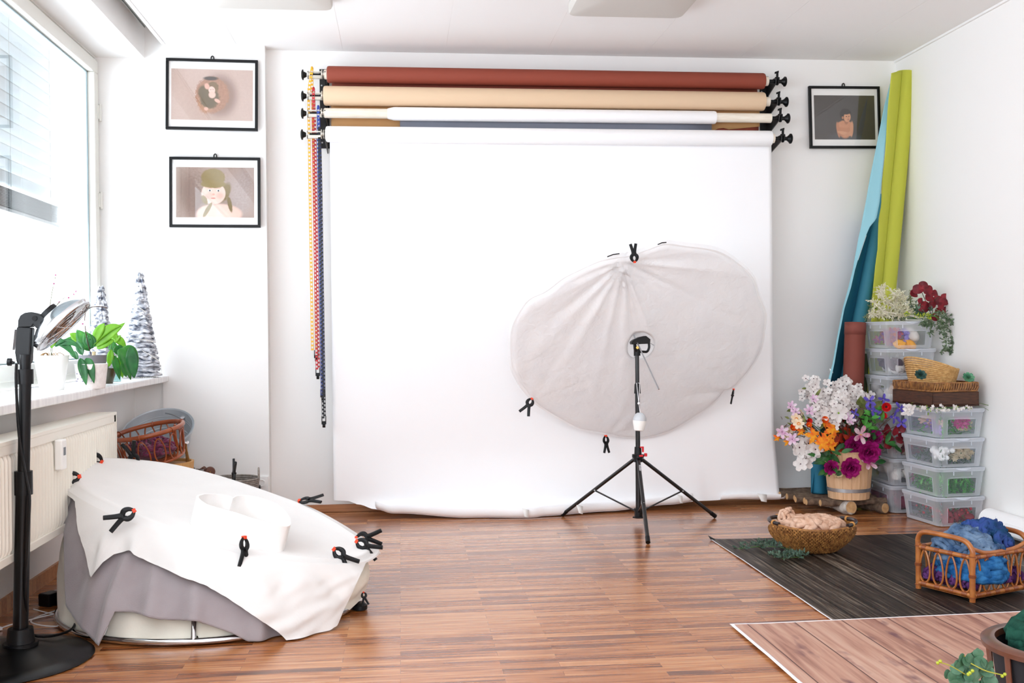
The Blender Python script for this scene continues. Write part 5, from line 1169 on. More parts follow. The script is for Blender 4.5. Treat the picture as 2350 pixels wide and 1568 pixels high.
for k in range(nW):
    x,y=rect(k/nW,tdx-.006,tdy-.006); x2,y2=rect(((k+.7)%nW)/nW,tdx,tdy); f.tube([LT(x,y,wz+.004),LT((x+x2)/2*1.02,(y+y2)/2*1.02,wz+wh*.5),LT(x2,y2,wz+wh)],[.003,.0052,.003],5)
f.build('woven_side',wick,wt_)
for z in(.004,wh):
    MB().tube([LT(*rect(k/80,tdx-.002,tdy-.002),wz+z) for k in range(80)],.0048,6,True).build('rim',wick,wt_)
ropem=mat('straw_rope','#d6ae74',.85,col2='#b58a50',nscale=60,bump=.5,bscale=90)
rbk=thing('rope_basket',LT(0,0,wz+.012),'pale straw-rope basket with high left end resting in the wicker tray','basket')
f=MB(); nrow=15
for rw in range(nrow):
    z=.006+.0072*rw; s_=.72+.28*(rw/nrow)**.6; pts=[]
    for k in range(60):
        t=2*PI*k/60; x=.135*cos(t)*s_; y=.165*sin(t)*s_
        hi=.075*max(0,(-x*.8+.05)/.16)*(rw/nrow)
        pts.append(LT(x-.02,y,wz+.012+z+hi))
    f.tube(pts,.0049,6,True)
def rbf(u,v):
    t=2*PI*u; s_=.70*v; return LT(.135*cos(t)*s_-.02,.165*sin(t)*s_,wz+.014)
f.grid(24,3,rbf,True); f.build('coiled_body',ropem,rbk)
def succ(px,py,Y,r,lab,m_,onz=None):
    p=at(px,py,Y=Y); t=thing('succulent',p,lab,'artificial succulent'); d=V((-.15,-.8,.55)).normalized()
    for L_,(n,cup,sc) in enumerate(((8,.25,1),(8,.6,.85),(7,1.1,.65),(6,2,.45))):
        f=MB(); blossom(f,p-d*.008+d*.004*L_,d,r*sc,n,cup,.6,-.2,L_*.5); f.build('leaf_rosette',m_,t,autosm=0)
    MB().tube([p-d*.03,p],.004,6).build('stem',stemg,t)
succ(2112,862,5.545,.036,'dark blue-green succulent pinned at the front of the rope basket',leaf_mat('succ_dark','#2f4f4c','#4d7068',.5))
succ(2222,868,5.58,.036,'light green succulent at the right end of the rope basket',leaf_mat('succ_light','#3f8a6a','#86c29a',.5))
# white blossoms and grass blades squeezed under the tray
stuff_b=MB(); r_=random.Random(5)
t=thing('blossom_garland',LT(-.15,-.2,.0),'garland of tiny white blossoms squeezed under the dark wooden tray','garland')
line=spline([LT(-.165,.03,.008),LT(-.17,-.12,.006),LT(-.16,-.18,.004),LT(-.10,-.22,.006),LT(0,-.226,.006),LT(.07,-.224,.006)],6)
MB().tube(line,.0025,5).build('stem',stemg,t)
f=MB(); g=MB()
for k in range(95):
    p=line[int(r_.random()*len(line))]+V((r_.gauss(0,.010),r_.gauss(0,.006)-.008,r_.gauss(-.002,.009))); 
    if k%2: blossom(f,p,V((r_.uniform(-.5,.5),-1,r_.uniform(-.5,.5))),.009,5,.3,.7)
    else: leafgeo(g,p,rdir(r_),V((0,0,1)),.018,.006)
for k in range(34):
    p=at(2084+r_.gauss(0,8),938+r_.uniform(-8,14),Y=5.49+r_.gauss(0,.006)); blossom(f,p,V((-.2,-1,r_.uniform(-.5,.5))),.010,5,.3,.7)
f.build('blossoms',petal_w,t); g.build('leaves',leafl,t)
gb=thing('grass_blades',LT(.12,-.2,.005),'long thin green grass blades sticking out right from under the tray','artificial grass')
for pts in([(2205,926),(2225,921),(2250,926),(2282,933)],[(2238,932),(2258,936),(2272,945),(2282,955)],[(2200,940),(2206,928),(2214,921)],[(2225,922),(2240,924),(2268,931)]):
    MB().tube(spline([at(x,y,Y=5.56-.0002*(x-2200)) for x,y in pts],5),[.0026]*(5*(len(pts)-1)+1),5,flat=.3).build('blade',leaf_mat('blade_green','#35602c','#7d9c3a',.5),gb)
# ---------------------------------------------------------------- on the back stack: branches
zb=.001+.1625*6+.163
def branchy(name,lab,root,ends,stm,lm,n,L,w,Y,sr=.0018,seed=1,cat='artificial branch',sub=3,spr=.014,droop=0,bend=.3):
    r_=random.Random(seed); rt_=at(*root,Y=Y); t=thing(name,rt_,lab,cat); s_=MB(); f=MB()
    for e in ends:
        pts=[rt_]+[at(x,y,Y=Y+(e[3] if len(e)>3 and False else 0)+r_.uniform(-.02,.02)) for x,y in e]; ln=spline(pts,6); s_.tube(ln,[lerp(sr*1.5,sr*.6,i/len(ln)) for i in range(len(ln))],5)
        for k in range(n):
            i=int(lerp(len(ln)*.35,len(ln)-1,r_.random())); p=ln[i]; d=rdir(r_); d=(d+V((0,-.2,.2-droop))).normalized(); q_=p+d*spr*r_.uniform(.3,1.6)
            s_.tube([p,q_],sr*.45,4)
            for j in range(sub): leafgeo(f,p.lerp(q_,(j+1)/sub),(d+rdir(r_)*.7),rdir(r_),L*r_.uniform(.7,1.2),w,bend,3)
    s_.build('stems',stm,t); f.build('leaves',lm,t,autosm=0); return t
ivory=leaf_mat('ivory_leaf','#e9e6cf','#d8d6b8',.6); sage=leaf_mat('sage_leaf','#8a8c66','#a3a380',.6); berry=mat('berry_lime','#a8b32a',.5)
branchy('ivory_branch','ivory painted leafy branch on the topmost back storage box',(2130,736),[[(2085,722),(2058,700),(2045,664)],[(2085,722),(2068,695),(2050,672)],[(2085,722),(2050,700),(2030,690)],[(2082,722),(2020,722),(1995,724)],[(2085,722),(2040,700),(2022,668),(2030,655)],[(2080,722),(2030,715),(2000,690)],[(2085,722),(2040,724),(2002,718)],[(2090,722),(2075,690),(2062,670)],[(2085,722),(2064,705),(2030,690),(2016,672)],[(2088,722),(2070,712),(2055,690)]],lightst,ivory,64,.017,.0075,6.02,.0028,1,spr=.022)
branchy('sage_branch','dusty sage-green feathery branch behind the ivory branch',(2110,732),[[(2060,728),(2010,724),(1982,730)],[(2060,722),(2020,712),(1995,705)],[(2095,710),(2090,690),(2094,668)],[(2090,715),(2078,705),(2070,695)],[(2060,730),(2030,731)]],stemg,sage,52,.012,.004,6.10,.0018,2,spr=.02)
branchy('trailing_vine','grey-green trailing vine hanging down the back stack\'s right side',(2135,726),[[(2150,728),(2172,745),(2186,785),(2180,800)],[(2150,728),(2165,750),(2172,790),(2158,808)],[(2150,725),(2180,735),(2192,765),(2188,785)],[(2150,730),(2160,760),(2176,800),(2184,808)],[(2130,735),(2138,745),(2134,765)],[(2150,715),(2170,725),(2185,740)],[(2120,738),(2128,748)]],stemg,leaf_mat('vine_leaf','#5d6f58','#8a9a80',.6,40),44,.014,.010,5.93,.0014,3,spr=.016,droop=.6)
t=branchy('eucalyptus_branch','green round-leafed eucalyptus under the burgundy leaves on the back stack',(2120,728),[[(2110,715),(2100,700)],[(2115,710),(2110,690)],[(2125,715),(2135,700)],[(2108,720),(2094,708)]],stemg,euc,10,.026,.024,6.02,.0018,4,sub=2)
r_=random.Random(9); t=thing('berry_sprig',at(2110,728,Y=5.95),'sprig of small yellow-green berries along the topmost box lid','artificial berries')
s_=MB(); ln=spline([at(2135,728,Y=5.95),at(2110,723,Y=5.95),at(2078,720,Y=5.96)],6); s_.tube(ln,.0016,5); ln2=spline([at(2110,726,Y=5.95),at(2130,722,Y=5.94),at(2136,733,Y=5.93)],6); s_.tube(ln2,.0016,5)
bf=MB()
for k in range(90):
    p=(ln if k%2 else ln2)[r_.randrange(len(ln))]; q_=p+rdir(r_)*r_.uniform(.004,.018); s_.tube([p,q_],.0006,4); bf.ball(q_,.0032,6,sz=1.4)
s_.build('stems',stemg,t); bf.build('berries',berry,t)['kind']='stuff'
t=thing('burgundy_branch',at(2130,722,Y=6.0),'branch of large burgundy round leaves topping the back stack','artificial branch')
s_=MB(); s_.tube(spline([at(2138,725,Y=6.0),at(2128,700,Y=6.0),at(2115,670,Y=6.0)],6),.002,5).tube(spline([at(2138,725,Y=6.0),at(2145,690,Y=6.0),at(2160,680,Y=6.0)],6),.002,5).build('stems',stemb,t)
r_=random.Random(4)
for i,(x,y,s0_) in enumerate(((2106,664,20),(2118,655,17),(2098,674,18),(2130,666,20),(2122,662,15),(2146,674,16),(2168,682,15),(2134,684,20),(2152,690,20),(2120,704,23),(2164,694,18),(2172,712,16),(2155,715,16),(2146,728,17),(2140,700,14),(2112,690,12),(2160,702,14))):
    p=at(x,y,Y=5.98+r_.uniform(-.03,.03)); f=MB(); S=s0_*.55/400; S=s0_*6/2438*.62
    d=V((r_.uniform(-.5,.5),-1,r_.uniform(-.2,.5))).normalized(); a_,b_=frame(d); o=[]
    f.v.append(p+d*.004)
    for k in range(18): th=2*PI*k/18; f.v.append(p+(a_*cos(th)*1.12+b_*sin(th)*.95)*S*(1-.15*(abs(th-PI)<.4))-d*S*.25*cos(2*th))
    for k in range(18): f.f.append((0,1+k,1+(k+1)%18)); f.m.append(0)
    f.build('leaf',bur,t)
# ================================================================ printed wood mats on the floor
m1=planks('mat_dark_wood',['#100c0a','#241c18','#3a312a','#85786a'],.137,9,'y',.0065,'#060404',.5,1.0,2,(3.2,90,1),.1,cstops=[.34,.54,.68,.92],bw=.16,spec=.25)
m2=planks('mat_light_wood',['#7c4e42','#9f7262','#b88c78','#c8a390'],.182,9,'y',.0028,'#5e3d38',.5,1.0,4,(2.2,34,1),.05,stain=('#6b434a',4.5,.62),bw=.18,cstops=[.3,.46,.6,.8])
edge=mat('mat_backing','#f2f0f2',.6)
def floormat(corners,pm,w,z,name,lab,curl=None):
    t=thing(name,sum(corners,V((0,0,0)))/4,lab,'floor mat')
    c=[V((q.x,q.y,z)) for q in corners]; cen_=sum(c,V((0,0,0)))/4
    ins=[]
    for i in range(4):
        a,b,d=c[i],c[(i+1)%4],c[i-1]; ins.append(a+(b-a).normalized()*w+(d-a).normalized()*w)
    n=24
    def gr_(c,dz):
        def fn(u,v):
            p=c[0].lerp(c[1],u).lerp(c[3].lerp(c[2],u),v); e=.004*max(0,1-u*14)*(1+ns((v*9,0,0),1,3)) if True else 0
            return p+V((0,0,dz+e))
        return fn
    MB().grid(30,20,gr_(c,0)).build('backing',edge,t,autosm=0)
    MB().grid(30,20,gr_(ins,.0012)).build('printed_face',pm,t,autosm=0)
    return t
cA=at(1630,1239,Z=0); cB=at(1876,1428,Z=0)
dm=floormat([V((1.592,3.30,0)),V((3.17,3.30,0)),V((3.17,5.40,0)),V((1.600,5.405,0))],m1,.006,.0015,'wood_print_mat','dark plank-printed floor mat under the two baskets')
cl_=MB().grid(4,10,lambda u,v:(1.600+.035*u-.012*sin(v*2.4),5.395+.02*u-.03*v+.03*sin(v*2.6)*(1-u),.003+.022*(1-u)*sin(v*PI*.9))); cl_.build('curled_corner',mat('mat_corner','#15110f',.6),dm,solid=.001)
floormat([V((1.205,2.2,0)),V((3.0,2.2,0)),V((2.95,3.853,0)),V((1.199,3.815,0))],m2,.014,.0055,'wood_print_mat','pale brown plank-printed floor mat at the bottom right')
# ================================================================ woven bowl with knitted wool
def yarn(nm,c,rx,ry,rz,n,r,m_,lab,cat,seed=1,lo=0,L=(2.2,5),amp=.12,beads=0,fuzz=0,hole=0):
    r_=random.Random(seed); t=thing(nm,c-V((0,0,lo*rz)),lab,cat); f=MB()
    f.ball(c,1,20,rx*.86,ry*.86,rz*.80)
    for v_ in f.v: v_.x=c.x+(v_.x-c.x); 
    f.v=[V((c.x+(v_.x-c.x),c.y+(v_.y-c.y),v_.z)) for v_ in f.v]
    pts0=[]
    for k in range(n):
        lf_=r_.uniform(.93,1.0+1.6*r/max(rx,rz)); th=r_.uniform(0,2*PI); ph=math.acos(r_.uniform(-.25,1)); d1=r_.uniform(0,2*PI); pts=[]
        ln=r_.uniform(*L); S=int(ln*4)
        for i in range(S):
            d1+=r_.gauss(0,.55); step=r*1.7
            th+=step*cos(d1)/max(.05,(rx*max(.25,sin(ph)))); ph+=step*sin(d1)/ry
            ph=max(.02,min(1.75,abs(ph)))
            q_=lf_+amp*ns((cos(th)*2,sin(th)*2,ph*2),1.3,seed); 
            if hole: q_-=hole*math.exp(-(ph/.45)**2)
            pts.append(c+V((rx*q_*sin(ph)*cos(th),ry*q_*sin(ph)*sin(th),rz*q_*cos(ph))))
        rr=[r*(1+(beads*abs(sin(i*1.25)) if beads else .25*ns((i*.9,k,0),1,4))) for i in range(len(pts))]
        f.tube(pts,rr,6); pts0.append(pts)
    body=f.build('wool_strands' if True else nm,m_,t,autosm=0)
    if fuzz:
        g=MB()
        for k in range(fuzz):
            p=r_.choice(r_.choice(pts0)); d=rdir(r_); d.z=abs(d.z); g.tube([p,p+d*r*.9+rdir(r_)*r*.5,p+d*r*1.1+rdir(r_)*r*.9],[.0006,.0004,.0002],3)
        g.build('fuzz',m_,t,autosm=0)['kind']='stuff'
    return t
bwc=V((2.008,5.045,.0)); rotb=math.radians(-14)
brx,bry,bh=.206,.165,.125
def bl_(u,v,o=0):                                  # bowl skin, v 0 bottom .. 1 rim
    t=2*PI*u; s_=(.50+.50*sin(v*PI/2)**.9)+o; x=brx*cos(t)*s_; y=bry*sin(t)*s_
    dip=.040*math.exp(-((abs(((t-2.9+PI)%(2*PI))-PI))/.42)**2)+.030*math.exp(-((abs(((t-.0+PI)%(2*PI))-PI))/.42)**2)
    z=.006+(bh-dip)*v+.018*cos(t)**2*v
    return V((bwc.x+x*cos(rotb)-y*sin(rotb),bwc.y+x*sin(rotb)+y*cos(rotb),z))
seag=mat('seagrass_weave','#6f4119',.65,col2='#b07a3e',nscale=55,bump=.5,bscale=120,bdist=.002)
wb=thing('woven_bowl',bwc,'oval seagrass bowl with dark handles on the dark printed mat','basket')
rows=15; nc=70
for rw in range(rows):
    pass
f=MB()
for k in range(nc):                                # plaited vertical cords
    for s_ in(0,1):
        pts=[]
        for i in range(rows+1):
            v=i/rows; u=(k+.5*s_)/nc+.0022*(1 if (i+s_)%2 else -1); p=bl_(u,v,.012 if (i+s_+k)%2 else -.004); pts.append(p)
        f.tube(pts,[.0052 if (i+s_+k)%2 else .0030 for i in range(rows+1)],5)
f.build('woven_side',seag,wb,autosm=0)
f=MB(); f.grid(60,10,lambda u,v:bl_(u,v,-.03),True); f.grid(40,2,lambda u,v:V((bwc.x,bwc.y,.008)).lerp(bl_(u,0,-.03),v),True); f.build('inner_lining',seag,wb,autosm=0)
MB().tube([bl_(k/80,1.0,0) for k in range(80)],.0062,7,True).build('plaited_rim',seag,wb)
dkw=mat('dark_handle','#1c1216',.35,coat=.3); cane=mat('cane_binding','#c98f4a',.5)
for a0,a1 in((2.2,3.75),(-.75,.72)):
    pts=[]
    for i in range(15):
        t=lerp(a0,a1,i/14); p=bl_((t/(2*PI))%1,1); pts.append(V((p.x,p.y,.155-.006*abs(i-7)/7)))
    h=MB().tube(pts,.0098,12).build('handle',dkw,wb)
    for i in(2,12):
        d=(pts[i+1]-pts[i-1]).normalized(); a_,b_=frame(d)
        for off in(-.004,.003): MB().tube([pts[i]+d*off+(a_*cos(q)+b_*sin(q))*.0115 for q in [2*PI*j/14 for j in range(14)]],.0026,5,True).build('cane_binding',cane,h)
        MB().tube([pts[i]-V((0,0,.01)),bl_((lerp(a0,a1,i/14)/(2*PI))%1,.9,.01)],.004,6).build('cane_post',cane,h)
peach=mat('peach_wool','#e0bfa8',.95,col2='#c49a80',nscale=26,bump=.6,bscale=160,spec=.1)
yarn('knitted_blanket',V((2.010,5.05,.112)),.150,.112,.058,90,.0125,peach,'chunky peach wool blanket filling the oval seagrass bowl','blanket',3,.9,(3,6),.22,.35,500,.35)
yarn('wool_tuft',V((1.91,5.10,.150)),.046,.042,.045,16,.008,peach,'raised peach wool tuft at the left end of the seagrass bowl','wool',8,1,(2,4),.3,.2,200)
# sprig on the mat
vine=leaf_mat('boxwood_sprig','#3c5446','#6d8571',.55,40)
sp_=thing('leaf_sprig',at(1760,1270,Z=.01),'artificial grey-green leaf sprig lying left of the seagrass bowl','artificial foliage')
r_=random.Random(3); s_=MB(); f=MB()
for pts in([(1845,1268),(1790,1262),(1740,1258),(1694,1256)],[(1840,1275),(1800,1278),(1775,1282)],[(1835,1262),(1790,1255),(1755,1252),(1735,1247)],[(1840,1270),(1810,1258),(1800,1248)],[(1845,1278),(1815,1286),(1795,1286)]):
    ln=spline([at(x,y,Z=.012)+V((0,0,.012*sin(i*1.3))) for i,(x,y) in enumerate(pts)],8); s_.tube(ln,.0014,5)
    for k in range(len(ln)*5):
        p=ln[k%len(ln)]; d=rdir(r_); d.z=abs(d.z)*.8+.1; q_=p+d*r_.uniform(.004,.026); leafgeo(f,q_,(d+rdir(r_)*.6),rdir(r_),.020*r_.uniform(.7,1.2),.011,.3,3)
s_.build('stems',stemg,sp_); f.build('leaves',vine,sp_,autosm=0)
# ================================================================ rectangular rattan basket with yarn
ratt=mat('rattan','#93501f',.35,col2='#b06c30',nscale=18,spec=.5,coat=.2); ratd=mat('rattan_binding','#83421a',.4,coat=.2)
c0=at(2232,1384,Z=0); cL=at(2092+2,1352,Z=0); 
cL=at(2108,1352,Z=0)
dl=(cL-c0); w1_=dl.length; dl.normalize(); dr=V((-dl.y,dl.x,0)); 
if dr.x<0: dr=-dr
w2_=.335; hb_=.195
rk=thing('rattan_basket',c0+dl*w1_/2+dr*w2_/2,'rectangular rattan basket of looped cane holding blue and purple yarn','basket')
def RB(a,b,z): return c0+dl*a+dr*b+V((0,0,z))
for a,b in((0,0),(w1_,0),(0,w2_),(w1_,w2_)):
    p=MB().cyl(RB(a,b,0),RB(a,b,hb_),.0115,seg=12).build('corner_post',ratt,rk)
    for z in(.02,.10,.105,.11,hb_-.012): MB().tube([RB(a,b,z)+V((cos(q)*.0125,sin(q)*.0125,0)) for q in [2*PI*j/12 for j in range(12)]],.0025,5,True).build('binding',ratd,p)
sides=[(RB(0,0,0),RB(w1_,0,0),-dr,4),(RB(0,0,0),RB(0,w2_,0),-dl,6),(RB(w1_,0,0),RB(w1_,w2_,0),dl,6),(RB(0,w2_,0),RB(w1_,w2_,0),dr,4)]
for A,B,out,nl in sides:
    for z in(.028,hb_-.016): MB().cyl(A+V((0,0,z)),B+V((0,0,z)),.0095,seg=12).build('rail',ratt,rk)
    d=(B-A); L_=d.length; d.normalize(); st_=L_/nl
    for k in range(nl):
        c=A+d*st_*(k+.5); pts=[]
        z0,z1=.036,hb_-.026; hw=st_*.46
        for q in [2*PI*j/28 for j in range(28)]:
            zz=(z0+z1)/2+(z1-z0)/2*sin(q); wv=hw*cos(q)*(.82-.28*sin(q)*(1 if k%2==0 else 1))
            pts.append(c+d*wv+V((0,0,zz)))
        lp=MB().tube(pts,.0042,6,True).build('cane_loop',ratt,rk)
        for z in(z0-.003,z1+.003): MB().cyl(c+V((0,0,z-.008))-d*0,c+V((0,0,z+.008)),.0062,seg=8).build('binding',ratd,lp)
        MB().cyl(c-d*.013+V((0,0,.028)),c+d*.013+V((0,0,.028)),.0108,seg=10).build('rail_binding',ratd,lp); MB().cyl(c-d*.011+V((0,0,hb_-.016)),c+d*.011+V((0,0,hb_-.016)),.0106,seg=10).build('rail_binding',ratd,lp)
for b in(0,w2_):                                    # arched handles on the short sides
    pts=spline([RB(w1_,b,hb_-.02),RB(w1_-.0,b,hb_+.02),RB(w1_-.03,b,hb_+.048),RB(w1_*.5,b,hb_+.052),RB(.035,b,hb_+.045),RB(.0,b,hb_+.012),RB(0,b,hb_-.02)],6)
    MB().tube(pts,.0105,12).build('arched_handle',ratt,rk)
MB().tube(spline([RB(0,.0,hb_+.02),RB(-.00,.06,hb_+.0),RB(0,.11,hb_-.006),RB(0,.2,hb_-.006),RB(0,.27,hb_+.0),RB(0,.335,hb_+.02)],6),.0085,10).build('side_cane',ratt,rk)
MB().obox(RB(w1_/2,w2_/2,.018),dl*(w1_/2-.005),dr*(w2_/2-.005),V((0,0,.005))).build('basket_floor',ratt,rk,smooth=False)
bluew=mat('blue_wool','#1d3d66',.95,col2='#7790ab',nscale=13,bump=.6,bscale=160,spec=.1); bluew2=mat('midblue_wool','#174a80',.95,col2='#3a78ae',nscale=30,bump=.5,bscale=160,spec=.1); tealw=mat('teal_wool','#103e50',.95,col2='#40539a',nscale=12,bump=.6,bscale=160,spec=.1); purw=mat('purple_wool','#46264f',.95,col2='#633a70',nscale=30,bump=.5,bscale=160,spec=.1)
yarn('blue_wool_layer',RB(w1_*.5,w2_*.42,.165),w1_*.40,w2_*.36,.085,130,.0095,bluew,'fuzzy blue-grey wool layer heaped over the rim of the rattan basket','wool',5,1,(3,6),.3,.3,700)
yarn('teal_wool_layer',RB(w1_*.45,w2_*.68,.20),w1_*.34,w2_*.24,.075,80,.009,tealw,'teal and violet curly wool at the top right of the rattan basket','wool',6,1,(3,6),.35,.3,600)
yarn('blue_knit',RB(w1_*.45,w2_*.42,.10),w1_*.38,w2_*.40,.09,70,.013,bluew2,'bright blue chunky knit in the middle of the rattan basket','wool',7,1,(3,6),.08,.4,100)
for i,(a,b,z,r) in enumerate(((.87,.13,.062,.034),(.62,.13,.058,.032),(.36,.13,.060,.034),(.15,.14,.058,.032),(.12,.62,.07,.036),(.12,.86,.065,.034))):
    c=RB(w1_*a,w2_*b,z); yarn('purple_yarn_ball',c,r,r,r,16,.006,purw,['purple yarn ball at the left corner of the rattan basket','purple yarn ball, second from left in the rattan basket','purple yarn ball, third from left in the rattan basket','purple yarn ball beside the rattan basket\'s front post','dark purple yarn ball behind the right-side cane loops','dark purple yarn ball at the far right of the rattan basket'][i],'yarn ball',20+i,1,(2,4),.1,.2)
# ================================================================ round dark basket bowl at the bottom right with green wool
dc=at(2386,1560,Z=0); dc=V((1.645,2.50,.0)); 
rimw=mat('dark_rim_wood','#4a2a20',.35,col2='#6b3c28',nscale=12,coat=.3); darkf=mat('dark_felt','#1d1c20',.9,bump=.3)
db=thing('wooden_tub',dc,'dark brown wooden tub with broad rim, cut off at the bottom right','tub')
zr_=.300; rr0=.177
MB().lathe([(rr0-.012,zr_-.014),(rr0+.012,zr_-.014),(rr0+.014,zr_-.002),(rr0+.006,zr_+.004),(rr0-.020,zr_+.004),(rr0-.022,zr_-.012),(rr0-.012,zr_-.014)],dc,56,cap=False).build('rim',rimw,db)
MB().lathe([(.115,0),(.13,.01),(.166,zr_-.012),(.158,zr_-.012),(.125,.016),(0,.016)],dc,48).build('bowl_body',darkf,db)
for k in range(8):
    a=2*PI*k/8+.2; d=V((cos(a),sin(a),0)); MB().tube([dc+d*(rr0-.004)+V((0,0,zr_-.01)),dc+d*.160+V((0,0,.15)),dc+d*.134+V((0,0,.008))],.010,8,flat=.6).build('stave',rimw,db)
greenw=mat('green_wool','#0f2a24',.95,col2='#244f40',nscale=24,bump=.6,bscale=140,spec=.1)
yarn('green_wool',dc+V((.04,.02,.285)),.110,.110,.085,60,.017,greenw,'dark green chunky wool heaped in the wooden tub','wool',9,1,(3,6),.2,.3)
# eucalyptus in front of the tub
eb=thing('eucalyptus_sprig',V((1.46,2.30,.0)),'eucalyptus sprig with yellow buds leaning on the wooden tub','artificial foliage')
r_=random.Random(12); s_=MB(); f=MB(); g=MB()
root=V((1.46,2.30,.005))
for pts in([(2215,1560),(2205,1535)],[(2225,1530),(2212,1505)],[(2250,1530),(2248,1508)],[(2240,1560),(2222,1540)],[(2262,1550),(2262,1525)],[(2200,1575),(2180,1560)],[(2235,1580),(2215,1570)]):
    ln=spline([root,root.lerp(at(pts[0][0]+8,pts[0][1]+60,Y=2.36),.8)]+[at(x,y,Y=2.33) for x,y in pts],6); s_.tube(ln,.0016,5)
    for k in range(13):
        p=ln[r_.randrange(9,len(ln))]+rdir(r_)*.013; d=V((r_.uniform(-.8,.8),-1,r_.uniform(-.3,.9))).normalized(); a_,b_=frame(d); S=r_.uniform(.011,.0165); o=len(f.v); f.v.append(p+d*.002)
        for q_ in range(10): th=2*PI*q_/10; f.v.append(p+(a_*cos(th)+b_*sin(th)*.9)*S)
        for q_ in range(10): f.f.append((o,o+1+q_,o+1+(q_+1)%10)); f.m.append(0)
for x,y in((2152,1522),(2158,1518),(2226,1545),(2232,1540),(2300,1552),(2306,1548),(2222,1548)): g.ball(at(x,y,Y=2.30),.0042,8,rf=None)
s_.tube(spline([at(2215,1548,Y=2.31),at(2180,1528,Y=2.3),at(2154,1520,Y=2.3)],5),.0012,5).tube(spline([at(2228,1523,Y=2.31),at(2262,1540,Y=2.3),at(2302,1550,Y=2.3)],5),.0014,5)
s_.build('stems',mat('lime_stem','#a8a63a',.6),eb); f.build('leaves',leaf_mat('euc_front','#3e6a4c','#6f957a',.5,30),eb,autosm=0); g.build('buds',berry,eb)['kind']='stuff'
# white paper roll lying along the right wall
wr=thing('paper_roll',V((3.14,4.6,0)),'white paper roll lying on the floor along the right wall','backdrop roll')
MB().tube([V((3.145,5.42,.062)),V((3.145,3.2,.062))],.060,36).build('rolled_paper',whp,wr)
MB().grid(6,20,lambda u,v:(3.145-.062*sin(1.2+u*1.1)-.012*u,lerp(5.30,3.2,v),.062+.062*cos(1.2+u*1.1)+.004)).build('loose_edge',whp,wr,solid=.001)
MB().tube([V((3.145,5.421,.062)),V((3.145,5.40,.062))],.034,20).build('core_tube',card,wr)
# ================================================================ plants and silver trees on the window sill
def sill(px,Y): 
    x=at(px,870,Y=Y).x; return V((x,Y,ZS))
def pot(px,Y,rt,rb_,h,m_,lab,soil=True,ribs=0,name='plant_pot',xo=0):
    c=sill(px,Y); c.x+=xo; t=thing(name,c,lab,'plant pot')
    pr=[(rb_*.96,0),(rb_,.004)]+[(lerp(rb_,rt,k/14)+(ribs*(k%2)),lerp(.004,h-.003,k/14)) for k in range(1,15)]+[(rt+.001,h),(rt-.004,h),(rt-.006,h-.015)]
    MB().lathe(pr+[(rt-.012,h-.02),(0,h-.02)],c,40).build('pot_body',m_,t)
    MB().lathe([(rt-.008,h-.019),(rt*.5,h-.012),(0,h-.010)],c,24,cap=False,rf=lambda i,t_:.0015*sin(9*t_+i)).build('potting_bark',mat('bark_mix','#4d3524',.95,col2='#8a6544',nscale=80,bump=1,bscale=80,bdist=.004),t)
    return t,c
spk=mat('speckled_ceramic','#efe9e6',.25,col2='#e6dedb',nscale=70)
p1_,c1=pot(119,4.93,.074,.052,.155,mat('white_ceramic','#f5f8f6',.25,coat=.4),'tall glossy white pot, nearest to the heat lamp')
p2_,c2=pot(194,5.02,.072,.060,.112,spk,'speckled cream ceramic pot with faded flower motif',xo=.03)
for k in range(14):
    a=-PI/2+rf.uniform(-.9,.5); z=.03+rf.uniform(0,.05); q_=c2+V((.069*cos(a),.069*sin(a),z)); MB().ball(q_,.0035,6,sz=.9).build('painted_motif',mat('motif_lilac','#a9a3c0',.5),p2_)
p3_,c3=pot(212,5.27,.066,.050,.148,mat('grey_pot','#77767a',.45),'dark grey ribbed pot behind the speckled one',ribs=.0008)
p4_,c4=pot(246,5.52,.050,.028,.078,mat('olive_glass','#3d3a26',.2,coat=.4),'small dark tapered bowl pot beside the trailing leaves')
p5_,c5=pot(152,5.22,.036,.034,.085,mat('blue_ceramic','#3f78a0',.3),'small blue pot hidden between white and speckled pots',xo=-.09)
glass_t=thing('glass_jar',sill(262,5.75),'small pale teal glass jar behind the dark bowl pot','jar')
MB().lathe([(.033,0),(.035,.004),(.035,.05),(.030,.055),(.028,.055),(.032,.048),(.032,.006),(0,.006)],ORG[glass_t.name],28).build('jar_body',plastic('teal_glass',.35,'#9fd6d0',.1),glass_t)
lA=leaf_mat('orchid_leaf','#1d5a2c','#2f7a3a',.35,18,.15); lB=leaf_mat('lily_leaf','#1f6a2a','#4a9a3a',.35,16,.3); lC=leaf_mat('bright_leaf','#6fae1c','#8cc63a',.35,16,.4)
def lf(t,m_,a,b,Y,w,bend=0,Y2=None,fold=.18,nm='leaf',sag=.02,side=None):
    A=at(*a,Y=Y); B=at(*b,Y=Y2 or Y); d=B-A; n=12; nrm_=(V((0,-1,.25)) if side is None else V(side)); nn=(nrm_-nrm_.dot(d.normalized())*d.normalized()).normalized(); s_=d.normalized().cross(nn); f=MB()
    for i in range(n+1):
        u=i/n; wd=w*.5*(sin(PI*min(1,u**.85))**.75 if 0<u<1 else .04); c=A+d*u+V((0,0,1))*sag*4*u*(1-u)+nn*bend*sin(PI*u)
        for k,q_ in enumerate((-1,-.5,0,.5,1)): f.v.append(c+s_*wd*q_+nn*(fold*wd*abs(q_)*1.0)+nn*.0012*ns((u*9,q_*3,len(f.v)),1,1))
    for i in range(n):
        for k in range(4): f.f.append((i*5+k,i*5+k+1,i*5+6+k,i*5+5+k)); f.m.append(0)
    return f.build(nm,m_,t,solid=.0008,autosm=0)
o1=thing('orchid',c1+V((0,0,.135)),'orchid with arching strap leaves growing in the tall white pot','plant')
